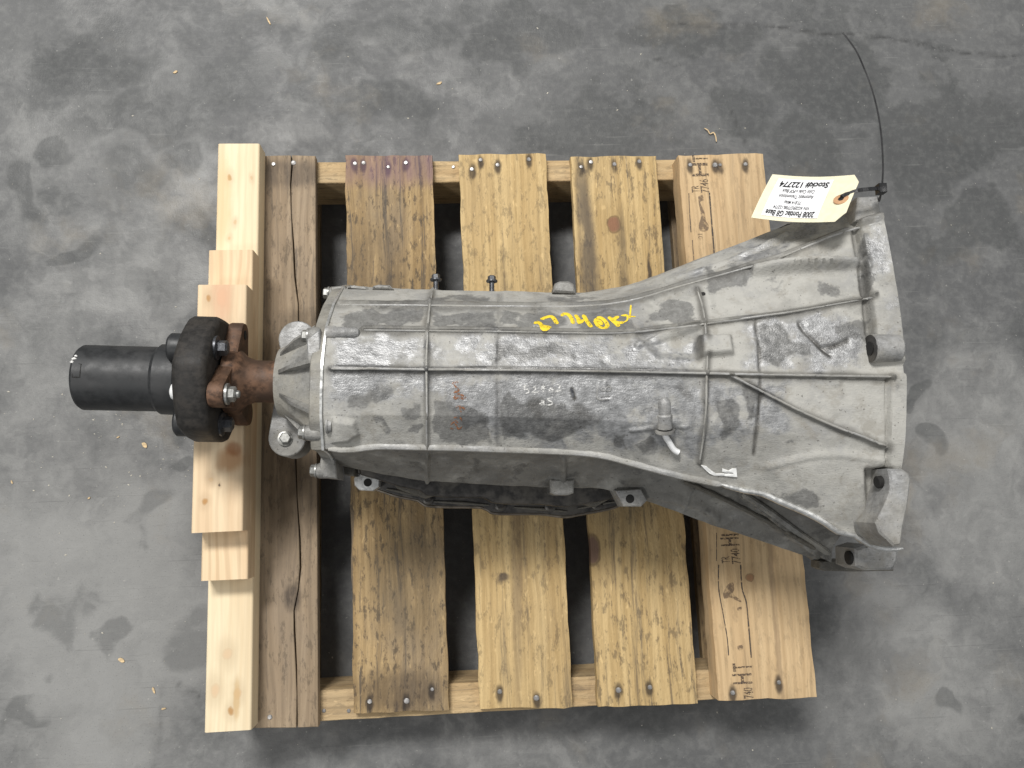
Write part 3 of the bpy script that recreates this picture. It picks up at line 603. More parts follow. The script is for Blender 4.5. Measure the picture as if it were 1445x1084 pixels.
for poly, a in [([(470, 475), (600, 472), (985, 475), (985, 640), (830, 625), (700, 620), (610, 560), (480, 560)], .85), ([(640, 530), (900, 530), (890, 600), (640, 600)], 1.), ([(1000, 535), (1110, 535), (1110, 600), (1000, 640)], .8), ([(1040, 440), (1210, 440), (1225, 520), (1040, 524)], .75), ([(1205, 318), (1250, 306), (1275, 500), (1230, 510)], .5), ([(480, 470), (600, 470), (600, 520), (480, 520)], .9), ([(930, 400), (1000, 370), (1110, 325), (1200, 300), (1240, 315), (1100, 360), (960, 400)], .7)]:
    ba = np.maximum(ba, a*soft(poly, 22))
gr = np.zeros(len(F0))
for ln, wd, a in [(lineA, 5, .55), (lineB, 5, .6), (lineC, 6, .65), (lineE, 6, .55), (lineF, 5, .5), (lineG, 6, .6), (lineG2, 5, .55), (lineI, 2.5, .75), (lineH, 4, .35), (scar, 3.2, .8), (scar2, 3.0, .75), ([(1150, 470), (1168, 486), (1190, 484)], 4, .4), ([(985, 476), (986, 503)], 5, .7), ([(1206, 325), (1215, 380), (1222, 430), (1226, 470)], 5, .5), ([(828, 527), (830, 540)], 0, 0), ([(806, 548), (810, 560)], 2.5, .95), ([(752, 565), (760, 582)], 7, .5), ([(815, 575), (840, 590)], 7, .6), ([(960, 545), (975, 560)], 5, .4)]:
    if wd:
        d, _ = dist_line(Q + (Qn-Q)*.4 + np.array([0, -1.5]), smooth_line(ln, 10)); gr = np.maximum(gr, a*(1-sst(wd*.4, wd*1.8, d)))  # paints shadow lines just below the ribs, and dirt in scars and spots
gr[flank] = np.maximum(gr[flank], .58); dk[flank] = np.maximum(dk[flank], .25)  # whole flank below the ledge set darker than the roof
idx = np.arange(nr*nx).reshape(nr, nx)
quads = np.stack([idx[:-1, :-1], idx[:-1, 1:], idx[1:, 1:], idx[1:, :-1]], 2).reshape(-1, 4)
Fl = [tuple(int(v) for v in q) for q in quads]
# end caps and underside so the case is a closed body
Vl = [tuple(map(float, v)) for v in F1]
loopL = [int(v) for v in idx[:, 0]]; loopR = [int(v) for v in idx[:, -1]]
Fl.append(tuple(loopL)); Fl.append(tuple(loopR[::-1])); Fl += [(int(idx[0, j]), int(idx[-1, j]), int(idx[-1, j+1]), int(idx[0, j+1])) for j in range(nx-1)]
me = bpy.data.meshes.new('case'); me.from_pydata(Vl, [], Fl)
bm = bmesh.new(); bm.from_mesh(me); bmesh.ops.recalc_face_normals(bm, faces=bm.faces); bm.to_mesh(me); BVH = BVHTree.FromBMesh(bm); bm.free()
for nm, arr in (('dark', dk), ('bare', ba), ('grime_shade', gr)):
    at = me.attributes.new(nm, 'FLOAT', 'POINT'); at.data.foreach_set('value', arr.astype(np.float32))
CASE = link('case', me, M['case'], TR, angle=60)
def hit(px, py):
    d = ray(px, py).normalized(); h = BVH.ray_cast(CAM, d)
    return (h[0], h[1] if h[1].dot(d) < 0 else -h[1]) if h[0] is not None else (None, None)
def on_case(pts, step=4, lift=0.0):
    A, U = [], []
    for x, y in smooth_line(pts, step):
        p, nrm = hit(x, y)
        if p is not None: A.append(p + nrm*lift); U.append(nrm)
    return A, U
def bead(name, line, r, mat, lift=-.0008, flat=.8, step=6, parent=None, **k):
    A, U = on_case(line, step, lift)
    # smooth the picked points a little so that the bead runs true
    for _ in range(2): A = [A[0]] + [(A[i-1] + A[i]*2 + A[i+1])/4 for i in range(1, len(A)-1)] + [A[-1]]
    return mk(name, [tube(A, r, U, 8, flat)], mat, parent or CASE, **k)
for ln in (lineA, lineB, lineC, lineE): bead('rib', ln, .0014, M['rib'], lift=-.0006)
for ln in (lineF, lineG, lineG2): bead('rib', ln, .0012, M['rib'], lift=-.0006)
for ln, r_ in zip(FLANK_RIBS, (.0045, .003)): bead('rib', ln, r_, M['lower'] if r_ < .004 else M['housing'], lift=.0005, flat=1.0)
# ledge along the lower edge of the roof: a lip of bare metal
D3 = [P(*q) for q in [(463, 634, .39), (500, 634, .385), (530, 630, .385), (600, 631, .384), (700, 634, .383), (830, 640, .382), (900, 656, .382), (960, 672, .383), (1020, 684, .384)]]
D3s = [Vector(q) for q in smooth_line([tuple(p) for p in D3], .01)]
mk('ledge_rib', [tube(D3s, .0042, (0, 0, 1), 10, .9)], M['rib'], CASE)
D4 = smooth_line([tuple(P(*q)) for q in [(1015, 683, .384), (1050, 692, .386), (1075, 696, .387), (1100, 707, .39), (1140, 724, .393), (1165, 738, .395), (1182, 750, .396), (1205, 755, .398), (1225, 768, .40), (1250, 775, .405), (1274, 774, .407)]], .008)
mk('ledge_rib', [tube([Vector(q) for q in D4], [.0030+.0015*math.sin(math.pi*min(1, i/len(D4)*1.3)) for i in range(len(D4))], (0, 0, 1), 10, 1.1)], M['seam'], CASE)

# writing on the case -------------------------------------------------------
def strokes(name, lines, r, mat, lift=.0004, flat=.22, step=2.0):
    g = []
    for ln in lines:
        A, U = on_case(ln, step, lift)
        if len(A) > 1: g.append(tube(A, r, U, 8, flat))
    return mk(name, g, mat, CASE)
sx, sy = 200/1204, 180/1084
yl = lambda L: [(730+a*sx, 420+b*sy) for a, b in L]
for ch in [[[(145, 225), (175, 208), (200, 230), (215, 265), (235, 272), (285, 250)], [(180, 215), (215, 240), (275, 252)]], [[(200, 188), (260, 165), (300, 168), (340, 228)]], [[(375, 160), (400, 138), (440, 152), (465, 190), (475, 225)]], [[(495, 148), (520, 190), (525, 218), (560, 190)], [(560, 148), (590, 200), (630, 255)]],
           [[(680, 175), (665, 205), (690, 245), (735, 262), (765, 240), (740, 195), (700, 170), (680, 178)], [(690, 190), (720, 235)]], [[(775, 165), (820, 205), (865, 248)], [(860, 160), (815, 195), (860, 215), (905, 212)]]]:
    strokes('painted_digit', [yl(l) for l in ch], .0027, M['yellow'])
strokes('painted_digit', [yl(l) for l in [[(880, 155), (930, 150), (935, 190), (905, 212)], [(965, 65), (955, 180)], [(890, 155), (1005, 165)]]], .0011, M['yellow'])
ol = lambda L: [(370+a*400/1445, 370+b*300/1084) for a, b in L]
for ch in [[[(1000, 612), (972, 618), (990, 640), (1003, 655), (975, 665)]], [[(975, 695), (1000, 672), (1035, 690), (1005, 690), (980, 700)], [(1000, 690), (1030, 698)]], [[(985, 738), (1010, 735), (1040, 755)], [(1005, 740), (1015, 765)]], [[(975, 795), (1005, 790), (1020, 812)], [(985, 805), (1000, 820)]], [[(960, 830), (980, 815), (1000, 850), (1018, 835)], [(955, 845), (975, 850)]]]:
    strokes('painted_digit', [ol(l) for l in ch], .0011, M['orange'])
for ch in [[[(40, 765), (70, 750), (95, 750)], [(65, 752), (60, 785), (90, 780), (98, 805), (70, 815)]], [[(130, 765), (155, 760), (150, 790), (125, 808), (185, 800)]], [[(195, 765), (235, 755)], [(222, 740), (222, 805)], [(200, 780), (240, 775)]], [[(290, 765), (270, 785), (290, 800), (305, 785), (280, 775)]], [[(335, 740), (362, 745), (350, 780), (320, 802), (375, 785)]],
           [[(200, 880), (225, 880), (215, 910), (190, 905), (222, 890)], [(224, 880), (228, 915)]], [[(300, 850), (250, 868), (290, 885), (295, 905), (250, 915)]]]:
    strokes('painted_digit', [yl(l) for l in ch], .00085, M['white'])
strokes('cast_mark', [yl(l) for l in [[(685, 745), (685, 860), (780, 865)], [(700, 840), (785, 838)], [(715, 768), (740, 762), (750, 785), (725, 795), (712, 780), (715, 768)], [(750, 775), (775, 755), (795, 770), (785, 795), (758, 792), (750, 775)]]], .0011, M['lug'], flat=.6)
strokes('scuff_mark', [yl([(455, 770), (470, 810), (475, 850)])], .0016, M['darksteel'], flat=.15)

# film of white sealant on the roof edge
for poly_ in ([(989, 656), (997, 658), (1004, 664), (1010, 668), (1022, 668), (1022, 671), (1008, 671), (1001, 667), (994, 661)], [(1019, 661), (1028, 664), (1033, 661), (1039, 661), (1040, 672), (1022, 671), (1022, 668.5), (1035, 668), (1034, 666), (1027, 668), (1019, 665)]):
    hp = [hit(x, y) for x, y in poly_]; n_ = len(hp); V_ = [p + q*(.0014 + .0008*math.sin(i*1.9)) for i, (p, q) in enumerate(hp)] + [p for p, q in hp]
    mk('sealant_film', [(V_, [tuple(range(n_)), tuple(range(2*n_-1, n_-1, -1))] + [(i, (i+1) % n_, n_+(i+1) % n_, n_+i) for i in range(n_)])], M['foil'], CASE, smooth=False)
# small drilled clip hole at the rib
p, nn = hit(992, 415); mk('clip_hole', [lathe(p - nn*.001, nn, [(0, .003), (.0016, .003)], 14)], M['hole'], CASE)

# tail (extension) housing ---------------------------------------------------
AX0 = Vector((-.40, .0365, .312))
AXD = Vector((1, -.045, -.035)).normalized()
def axp(x): return AX0 + AXD*((x-AX0.x)/AXD.x)
sec = F1.reshape(nr, nx, 3)[:, 0, :]
cen = Vector((XS, .018, .31))
def ring_from(sec, dx, sc, add=0.0):
    out = []
    for q in sec:
        d = Vector(q) - cen; l = math.hypot(d.y, d.z); k = sc + add/max(l, .01)
        out.append(Vector((q[0] + dx, cen.y + d.y*k, cen.z + d.z*k)))
    return out
sel = list(range(0, nr, 5)); secs = [sec[i] for i in sel]
# close the section along the bottom
bot = [secs[-1] + (secs[0]-secs[-1])*t for t in np.linspace(.1, .9, 10)]; secs = secs + bot; ns = len(secs)
def loft(rings):
    V, F = [], []
    for r in rings: V += r
    m = len(rings[0])
    for i in range(len(rings)-1):
        for k in range(m): k2 = (k+1) % m; F.append((i*m+k, i*m+k2, (i+1)*m+k2, (i+1)*m+k))
    F.append(tuple(range(m))[::-1]); F.append(tuple((len(rings)-1)*m+k for k in range(m))); return V, F
mk('gasket', [loft([ring_from(secs, .001, 1, .0025), ring_from(secs, -.0018, 1, .0025)])], M['seam'], TR)
# flange plus cone
def circ(x, r, rz=1.0):
    c = axp(x); out = []
    for q in secs:
        a = math.atan2(q[2]-cen.z, q[1]-cen.y); out.append(Vector((x + SH*(r*math.cos(a)), c.y + r*math.cos(a), c.z + r*math.sin(a)*rz)))
    return out
def blend(A, B, t): return [a*(1-t) + b*t for a, b in zip(A, B)]
fl0, fl1 = ring_from(secs, -.0018, 1, .0015), ring_from(secs, -.013, 1, .0005)
fl1b = ring_from(secs, -.0145, .985); base = ring_from(secs, -.0155, .74)
cend = circ(-.300, .047); cend2 = circ(-.308, .043); cend3 = circ(-.3085, .030)
HOU = mk('extension_housing', [loft([fl0, fl1, fl1b, base, blend(base, cend, .35), blend(base, cend, .72), cend, cend2, cend3])], M['housing'], TR, angle=40)
# fins between collar and flange
for ang, h in ((158, .010), (118, .012), (84, .013), (52, .012), (200, .01)):
    a = math.radians(ang); c0, c1 = axp(-.301), axp(-.253); rad = Vector((0, math.cos(a), math.sin(a)))
    tang = Vector((0, -math.sin(a), math.cos(a)))
    # outer radius of the flange in this direction
    rf = min([math.hypot(q[1]-c1.y, q[2]-c1.z) for q in secs if abs(((math.atan2(q[2]-c1.z, q[1]-c1.y)-a+math.pi) % (2*math.pi))-math.pi) < .12] or [.09])
    pts = [c0 + rad*.030, c0 + rad*(.046+h*.15), c0 + (c1-c0)*.4 + rad*(.046+(rf-.046)*.40+h*.1), c1 + rad*(rf*.90), c1 + rad*.045]
    V_ = [q + tang*s*.0024 for s in (-1, 1) for q in pts]; m_ = len(pts)
    mk('fin', [(V_, [tuple(range(m_)), tuple(range(2*m_-1, m_-1, -1))] + [(i, (i+1) % m_, m_+(i+1) % m_, m_+i) for i in range(m_)])], M['housing'], HOU, smooth=False)
# bolt bosses round the flange
def boss(px, py, z, rpx, x0, x1, name='boss', parent=None, mat='housing', seg=20):
    p = P(px, py, z); r = rpx*.0008; return mk(name, [lathe((x0, p.y, z), (1, -.045, 0), [(0, r*.85), (.003, r), (x1-x0-.003, r), (x1-x0, r*.85)], seg)], M[mat], parent or HOU)
for px, py, z, rr in ((470, 414, .285, 11), (452, 474, .402, 13), (452, 610, .395, 12), (458, 664, .315, 12)):
    boss(px, py, z, rr, XS-.020 + SH*(P(px, py, z).y-.02), XS-.004)
    p = P(px, py, z); mk('bolt', hexbolt((XS - .020 + SH*(p.y-.02), p.y, z), (-1, .045, 0), .0075, .008, 1.2), M['steel'], HOU)
# block-shaped boss on the flange top
A_ = [(430, 466), (452, 462), (452, 520), (446, 521), (438, 506), (434, 518), (431, 500)]
prism('boss', [tuple(P(x, y, .412).xy) for x, y in [(433, 480), (452, 464), (455, 520), (440, 519), (434, 506)]][::-1], .385, .416, M['lug'], HOU, bevel=.004, seg=3)
# finger-shaped bosses on the case beside the seam
for px0, px1, py, z, r in ((461, 508, 470, .404, .0085), (461, 470, 600, .402, .010)):
    a, b = P(px0, py, z), P(px1, py, z); L = (b-a).length
    mk('boss', [lathe(a, b-a, [(0, r), (L*.25, r), (L*.3, r*.86), (L*.85, r*.8), (L*.96, r*.55), (L, r*.2)], 20)], M['lug'], CASE)
# upper and lower flange ears on the case side
for poly, z0, z1 in (([(466, 404), (488, 403), (489, 428), (478, 438), (468, 426)], .25, .305), ([(453, 640), (473, 645), (476, 676), (456, 674), (450, 660)], .27, .325)):
    prism('ear', [tuple(P(x, y, z1).xy) for x, y in poly][::-1], z0, z1, M['housing'], HOU, bevel=.004, seg=3)
# rounded mounting lugs behind the flange
def lug(c, r, ang, length, z0, z1, mat='lug'):
    a = math.radians(ang); d = Vector((math.cos(a), math.sin(a))); n2 = Vector((-d.y, d.x)); poly = []
    for k in range(13): t = math.pi*k/12 - math.pi/2; q = Vector(c) + d*(r*math.cos(t)) + n2*(r*math.sin(t)); poly.append((q.x, q.y))
    for s_ in (1, -1): q = Vector(c) - d*length + n2*(r*1.05*s_); poly.append((q.x, q.y))
    return prism('mounting_lug', poly, z0, z1, M[mat], TR, bevel=.003, seg=3)
cu = P(419, 478, .315).xy; l1 = lug(cu, .0235, 105, .06, .262, .315); cl = P(405, 618, .285).xy; l2 = lug(cl, .024, -100, .055, .235, .285)
mk('washer', [lathe((cu.x, cu.y-.003, .3148), (0, 0, 1), [(0, .009), (.0015, .0085), (.0018, .004)], 20)], M['lug'], l1)
mk('bolt', hexbolt((cl.x-.002, cl.y-.001, .2855), (.15, .1, 1), .0075, .007, 1.3), M['steel'], l2)

# output flange, rubber coupling, driveshaft stub ---------------------------------
XC0, XC1 = -.416, -.376
def polar(x, ang, r):
    a = math.radians(ang); c = axp(x); return Vector((x + SH*r*math.cos(a), c.y + r*math.cos(a), c.z + r*math.sin(a)))
FLG = mk('output_flange', [lathe(axp(-.302), -AXD, [(0, .027), (.026, .0265), (.038, .027), (.048, .031), (.055, .038), (.060, .041), (.072, .041)], 40)], M['rust'], TR)
def arm(name, x0, x1, ang, r, rw, mat, parent):
    """lobed arm: stadium in the cross plane, from the hub out to the bolt circle"""
    out = []
    for k in range(15):
        t = -math.pi/2 + math.pi*k/14; out.append((r + rw*math.cos(t), rw*math.sin(t)))
    out += [(r*.45, rw*1.7), (r*.45, -rw*1.7)]
    a = math.radians(ang); rings = []
    for x, s_ in ((x0, .93), (x0+.003, 1), (x1-.003, 1), (x1, .93)):
        c = axp(x); rg = []
        for u, v in out:
            u = r + (u-r)*s_ if u > r*.5 else u; v *= s_
            yy, zz = u*math.cos(a)-v*math.sin(a), u*math.sin(a)+v*math.cos(a); rg.append(Vector((x + SH*yy, c.y+yy, c.z+zz)))
        rings.append(rg)
    return mk(name, [loft(rings)], mat, parent, angle=40)
for ang in (-6, 114, 234): arm('flange_arm', -.376, -.358, ang, .060, .0165, M['rust'], FLG)
for ang in (114,): p = polar(-.358, ang, .060); mk('bolt', [lathe(p, AXD, [(0, .013), (.003, .013), (.0035, .010)], 20)] + [lathe(p, AXD, [(.003, .0095), (.010, .0095), (.012, .007)], 6), lathe(p, AXD, [(.011, .005), (.015, .0045), (.016, .003)], 14)], M['steel'], FLG)
p = polar(-.3585, -6, .061); mk('bolt_hole', [lathe(p, AXD, [(0, .006), (.0012, .006)], 18)], M['hole'], FLG)
# coupling: six rounded lobes
rings = []
for x, s_ in ((XC0, .91), (XC0+.002, .965), (XC0+.007, 1.0), (XC1-.007, 1.0), (XC1-.002, .965), (XC1, .91)):
    c = axp(x); rg = []
    for k in range(96):
        t = 2*math.pi*k/96; hx = math.cos(math.pi/6)/math.cos(((t-math.radians(24)) % (math.pi/3))-math.pi/6); r = (.045 + .0365*hx)*s_
        rg.append(Vector((x + SH*r*math.cos(t), c.y + r*math.cos(t), c.z + r*math.sin(t))))
    rings.append(rg)
CPL = mk('rubber_coupling', [loft(rings)], M['rubber'], TR, angle=50)
for ang in (54, 174, 294):
    p = polar(XC1-.004, ang, .056); mk('bolt', [lathe(p, AXD, [(0, .015), (.006, .015), (.0065, .011)], 20), lathe(p, AXD, [(.006, .0095), (.016, .0095), (.018, .007)], 6)], M['darksteel'], CPL)
    p = polar(XC0+.006, ang, .054); mk('sleeve', [lathe(p, -AXD, [(0, .018), (.018, .018), (.021, .015)], 28)], M['black'], CPL)
for ang in (114, 234, -6):
    p = polar(XC0+.002, ang, .054); mk('bolt', [lathe(p, -AXD, [(0, .011), (.004, .011), (.008, .009), (.010, .005)], 20)], M['bright'], CPL)
STB = mk('driveshaft_stub', [lathe(axp(-.418), -AXD, [(0, .050), (.006, .050), (.010, .0445), (.034, .0440), (.036, .0425), (.0385, .0405), (.1265, .0405), (.1295, .0385), (.1300, .034), (.1200, .033), (.020, .033)], 64)], M['black'], TR, angle=30)
# chipped paint and stamped mark on the stub
def on_stub(s_, yoff, zlift=0.0):
    c = axp(-.418) - AXD*s_; r = .0405 + zlift; return Vector((c.x, c.y + yoff, c.z + math.sqrt(max(r*r-yoff*yoff, 1e-6))))
g = []
for j, (s0, y0_, r_) in enumerate(((.1245, .016, .0035), (.126, .012, .003), (.1235, .020, .0022))):
    g.append(tube([on_stub(s0-r_, y0_, .0001), on_stub(s0, y0_+.001, .0003), on_stub(s0+r_*.6, y0_+.0005, .0001)], r_*.6, (0, .3, 1), 8, .3))
mk('paint_chip', g, M['white'], STB)
mk('stamped_mark', [tube([on_stub(.1235, -.002, 0), on_stub(.1235, -.006, .0002), on_stub(.119, -.006, .0002), on_stub(.115, -.0062, .0002), on_stub(.1145, .000, .0002), on_stub(.1145, .010, .0002), on_stub(.1175, .0105, 0)], .0007, (0, 0, 1), 6, .4)], M['hole'], STB)

# oil pan and lower rail ---------------------------------------------------------
lip = [(500, 660), (507, 683), (530, 689), (560, 699), (590, 705), (600, 712), (628, 714), (680, 715), (693, 722), (712, 724), (760, 724), (785, 727), (800, 728), (822, 724), (850, 719), (872, 713), (884, 702), (884, 660)]
lw = [P(x, y, .205) for x, y in lip]; up = [(P(884, 470, .205).x, .105), (P(500, 470, .205).x, .105)]
poly = [tuple(q.xy) for q in lw] + up
PAN = prism('oil_pan', poly, .199, .206, M['pan'], TR, bevel=.0016)
cenp = Vector((sum(q[0] for q in poly)/len(poly), sum(q[1] for q in poly)/len(poly)))
inner = [tuple(cenp + (Vector(q)-cenp)*.93) for q in poly]
prism('pan_bowl', inner, ZD + .0006, .1995, M['pan'], PAN, bevel=0)
wall = [tuple(cenp + (Vector(q)-cenp)*.955) for q in poly]
wall = [(x, y + .010) if y < 0 else (x, y) for x, y in wall]
prism('valve_body_wall', wall, .2065, .262, M['pan'], PAN, bevel=.005, seg=3)
for px, py in ((604, 704), (706, 713), (776, 714), (842, 712)):
    p = P(px, py, .206); mk('bolt', [lathe((p.x, p.y, .206), (0, 0, 1), [(0, .0085), (.005, .008), (.006, .006)], 18)] + hexbolt((p.x, p.y, .211), (0, 0, 1), .005, .006, 1.25), M['pan'], PAN)
q_ = [Vector((p.x, p.y - .001, .2025)) for p in lw[1:17]]
mk('pan_lip', [tube([Vector(p) for p in smooth_line([tuple(p) for p in q_], .006)], .0026, (0, 0, 1), 8, .9)], M['panlip'], PAN)
# ribs on the dark rail between case and pan
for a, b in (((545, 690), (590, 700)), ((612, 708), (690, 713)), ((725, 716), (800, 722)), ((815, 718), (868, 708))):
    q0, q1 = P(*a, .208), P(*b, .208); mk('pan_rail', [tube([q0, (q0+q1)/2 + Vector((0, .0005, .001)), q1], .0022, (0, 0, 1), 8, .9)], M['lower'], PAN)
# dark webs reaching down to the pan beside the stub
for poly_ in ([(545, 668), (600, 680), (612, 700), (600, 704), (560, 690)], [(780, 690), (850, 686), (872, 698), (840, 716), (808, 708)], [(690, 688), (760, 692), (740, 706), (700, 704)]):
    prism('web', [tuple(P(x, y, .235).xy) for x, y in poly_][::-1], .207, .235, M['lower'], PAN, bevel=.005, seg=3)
# stubs and ears on the rail
def ear(poly, z0, z1, mat, hole=None, hr=.005, name='ear', bevel=.003, par=None):
    o = prism(name, [tuple(P(x, y, z1).xy) for x, y in poly][::-1], z0, z1, M[mat], par or CASE, bevel=bevel, seg=3)
    if hole:
        h = P(*hole, z1); mk('bolt_hole', [lathe((h.x, h.y, z1-.004), (0, 0, 1), [(0, hr), (.0043, hr)], 20)], M['hole'], par or CASE)
    return o
ear([(499, 675), (505, 668), (528, 668), (536, 676), (535, 687), (526, 693), (507, 692), (500, 685)], .212, .235, 'seam', (519, 681), .0055)
ear([(868, 692), (905, 690), (914, 706), (905, 715), (880, 715)], .262, .300, 'lug', (889, 704), .0056)
ear([(776, 676), (811, 676), (810, 696), (802, 699), (784, 699), (777, 696)], .255, .305, 'housing', bevel=.005)
ear([(780, 412), (783, 399), (790, 396), (803, 396), (810, 400), (813, 414)], .28, .315, 'housing', bevel=.006)
ear([(525, 408), (526, 403), (534, 401), (550, 402), (556, 408)], .28, .31, 'housing', bevel=.004)
ear([(490, 406), (494, 402), (518, 404), (522, 410)], .28, .308, 'housing', bevel=.004)
ear([(484, 655), (500, 658), (500, 672), (486, 670)], .235, .27, 'lower', bevel=.003)
# loose bolts standing out of the upper rail
for hx, hy, bx_, by_, m_ in ((615, 394, 615, 411, 'darksteel'), (694, 396, 694, 412, 'darksteel')):
    a, b = P(bx_, by_, .285), P(hx, hy, .285); d = (b-a).normalized(); L = (b-a).length
    mk('bolt', [lathe(a - d*.01, d, [(0, .0034), (L+.01, .0034)], 14), lathe(b - d*.002, d, [(0, .0076), (.0022, .0076), (.003, .0055)], 20), lathe(b, d, [(0, .0055), (.0055, .0055), (.0065, .0045)], 6)], M[m_], TR)
# breather boss with bent pipe
p0, n0 = hit(937, 566); p1, n1 = hit(938, 606); d = (p1-p0).normalized(); L = (p1-p0).length
BR = mk('breather', [lathe(p0 - d*.004 + n0*.001, d, [(0, .003), (.003, .0062), (.006, .0072), (L*.55, .0074), (L*.6, .0090), (L+.002, .0090)], 24), lathe(p1 + n1*.001 - d*.0005, d, [(0, .0118), (.003, .0118), (.0036, .0105)], 24)], M['lug'], CASE)
pp = [p1 + n1*.002, p1 + n1*.003 + d*.006]
for x, y, h in ((943, 620, .005), (947, 627, .0055), (952, 632, .006), (957, 635, .0062)):
    q, n_ = hit(x, y); pp.append(q + n_*h)
pp = [Vector(q) for q in smooth_line([tuple(q) for q in pp], .003)]
mk('breather_pipe', [tube(pp, .0036, (0, 0, 1), 14, 1, False)], M['bright'], BR)
# bell housing bosses ---------------------------------------------------------------
def xboss(px0, px1, py, z, r, hr, mat, nm='bolt_boss'):
    a, b = P(px0, py, z), P(px1, py, z); dd = (b-a).normalized(); L = (b-a).length
    o = mk(nm, [lathe(a, dd, [(.010, hr), (.010, hr), (0.0005, hr), (0, hr+.001), (0, r-.0025), (.0025, r), (L-.003, r), (L, r-.003)], 32)], M[mat], CASE)
    mk('bolt_hole', [lathe(a - dd*.0014, dd, [(0, hr*1.02), (.0012, hr*1.02)], 20)], M['hole'], CASE); return o
xboss(1228, 1269, 492, hit(1225, 492)[0].z + .006, .0162, .0078, 'lug')
q_ = P(1228, 492, hit(1225, 492)[0].z + .006); mk('boss_face', [lathe(q_ - Vector((.0006, 0, 0)), (1, 0, 0), [(0, .0155), (.0005, .0158)], 28)], M['pan'], CASE)
# upper tip lug
ear([(1211, 277), (1240, 276), (1245, 305), (1238, 314), (1207, 312)], .37, .437, 'lug', bevel=.005, name='bolt_boss')
# lug standing on the lower rim
ear([(1253, 661), (1274, 661), (1284, 668), (1287, 676), (1283, 712), (1276, 745), (1273, 770), (1262, 772), (1241, 752), (1236, 738), (1247, 716), (1254, 700), (1257, 688), (1256, 674)], .380, .455, 'lug', bevel=.006, name='bolt_boss')
h_ = P(1240, 680, .436); mk('bolt_hole', [lathe(h_ + Vector((.004, 0, 0)), (-1, -.1, .05), [(0, .0070), (.0062, .0070), (.007, .0060)], 20)], M['hole'], CASE)
# lowest lug
ear([(1207, 774), (1225, 768), (1270, 774), (1268, 790), (1263, 805), (1222, 806), (1208, 800)], .30, .352, 'lug', bevel=.008, name='bolt_boss')
ear([(1157, 792), (1190, 790), (1262, 794), (1262, 806), (1200, 807), (1166, 806), (1157, 802)], .235, .262, 'lower', bevel=.004, name='bolt_boss')
h_ = P(1202, 787, .338); mk('bolt_hole', [lathe(h_ + Vector((.001, 0, 0)), (-1, 0, .05), [(0, .0085), (.0062, .0085), (.007, .007)], 20)], M['hole'], CASE)
h_ = P(1250, 500, .4); 
# dark connector tucked behind the upper rail, under the tag
ear([(1098, 322), (1112, 315), (1150, 312), (1150, 322), (1112, 326)], .34, .372, 'pan', bevel=.003, name='connector')

# ------------------------------------------------------------------ tag and cable tie
cTL, cTR, cBL = P(1090, 246, .372), P(1213, 246, .452), P(1060, 307, .395)
ex = cTR - cTL; ey0 = cBL - cTL; LX = ex.length; exn = ex.normalized(); LY = (ey0 - exn*ey0.dot(exn)).length; eyn = ey0/ LY if False else (ey0).normalized(); LY = ey0.length; enn = exn.cross(eyn).normalized()
if enn.z < 0: enn = -enn
def tg(u, v, h=0.0):   # u along the top edge, v towards the lower edge; slight curl of the card
    return cTL + exn*(u*LX) + eyn*(v*LY) + enn*(h - .004*math.sin(math.pi*min(max(u, 0), 1)) + .0015*math.sin(math.pi*v))
rowsT = []; NU = 24
def vlim(u): return (0.0, 1.0) if u < .97 else (0.0, 1.0)
ch = .115
tagV, tagF = [], []
us = list(np.linspace(0, 1.0 - .055, NU)) + [1.0 - .03, 1.0, 1.0 + .03]
for h in (0.0, -.0005):
    for u in us:
        # clipped corners at the eyelet end
        k = max(0.0, (u - (1 - .055))/.085)
        for t in np.linspace(0, 1, 9):
            v = k*.18 + t*(1 - k*.36); tagV.append(tg(u, v, h))
nu = len(us)
for L_ in (0, 1):
    b0 = L_*nu*9
    for i in range(nu-1):
        for j in range(8):
            f = (b0+i*9+j, b0+(i+1)*9+j, b0+(i+1)*9+j+1, b0+i*9+j+1); tagF.append(f)
edge = [i*9 for i in range(nu)] + [(nu-1)*9+j for j in range(1, 9)] + [i*9+8 for i in range(nu-2, -1, -1)] + [j for j in range(7, 0, -1)]
for a, b in zip(edge, edge[1:]+edge[:1]): tagF.append((a, b, b+nu*9, a+nu*9))
TAG = mk('paper_tag', [(tagV, tagF)], M['tag'], origin=None, label='cream card stock tag with white printed label tied to the bell housing', cat='tag')
u0, u1, v0_, v1_ = .10, .74, .09, .93
lb = [tg(u, v, .0005) for u in np.linspace(u0, u1, 16) for v in np.linspace(v0_, v1_, 6)]
mk('label_sticker', [(lb, [(i*6+j, (i+1)*6+j, (i+1)*6+j+1, i*6+j+1) for i in range(15) for j in range(5)])], M['paper'], TAG)
# the print is upside down towards the camera: text runs from right to left, its top towards the lower edge
def line_text(body, ua, ub, va, vb, bold=0.0, name='printed_line'):
    """text spans u from ub (start) back to ua (end); feet at va (near the top edge), caps at vb"""
    lay_text(name, body, (1.0, 1.0), lambda s_, t: tg(ub + (ua-ub)*s_, va + (vb-va)*t, .0009), M['print'], TAG, bold=bold)
line_text('Stock# 122774', .15, .71, .14, .29, .03)
line_text('Color Code: s-POF Black', .215, .585, .335, .415, .008)
line_text('Automatic Transmission', .205, .60, .455, .535, .008)
line_text('77,814 Miles', .295, .49, .575, .655, .008)
line_text('VIN: 6G2ER57708L122774', .20, .61, .70, .77, .008)
line_text('2008 Pontiac G8 Base', .135, .69, .80, .92, .026)
EU, EV = .92, .56
ec = tg(EU, EV, .0006)
mk('eyelet_ring', [lathe(ec, enn, [(0, .0085), (.0005, .0085), (.0007, .0080)], 32)], M['ring'], TAG)
mk('eyelet_hole', [lathe(ec + enn*.0006, enn, [(0, .0033), (.0003, .0033)], 20)], M['hole'], TAG)
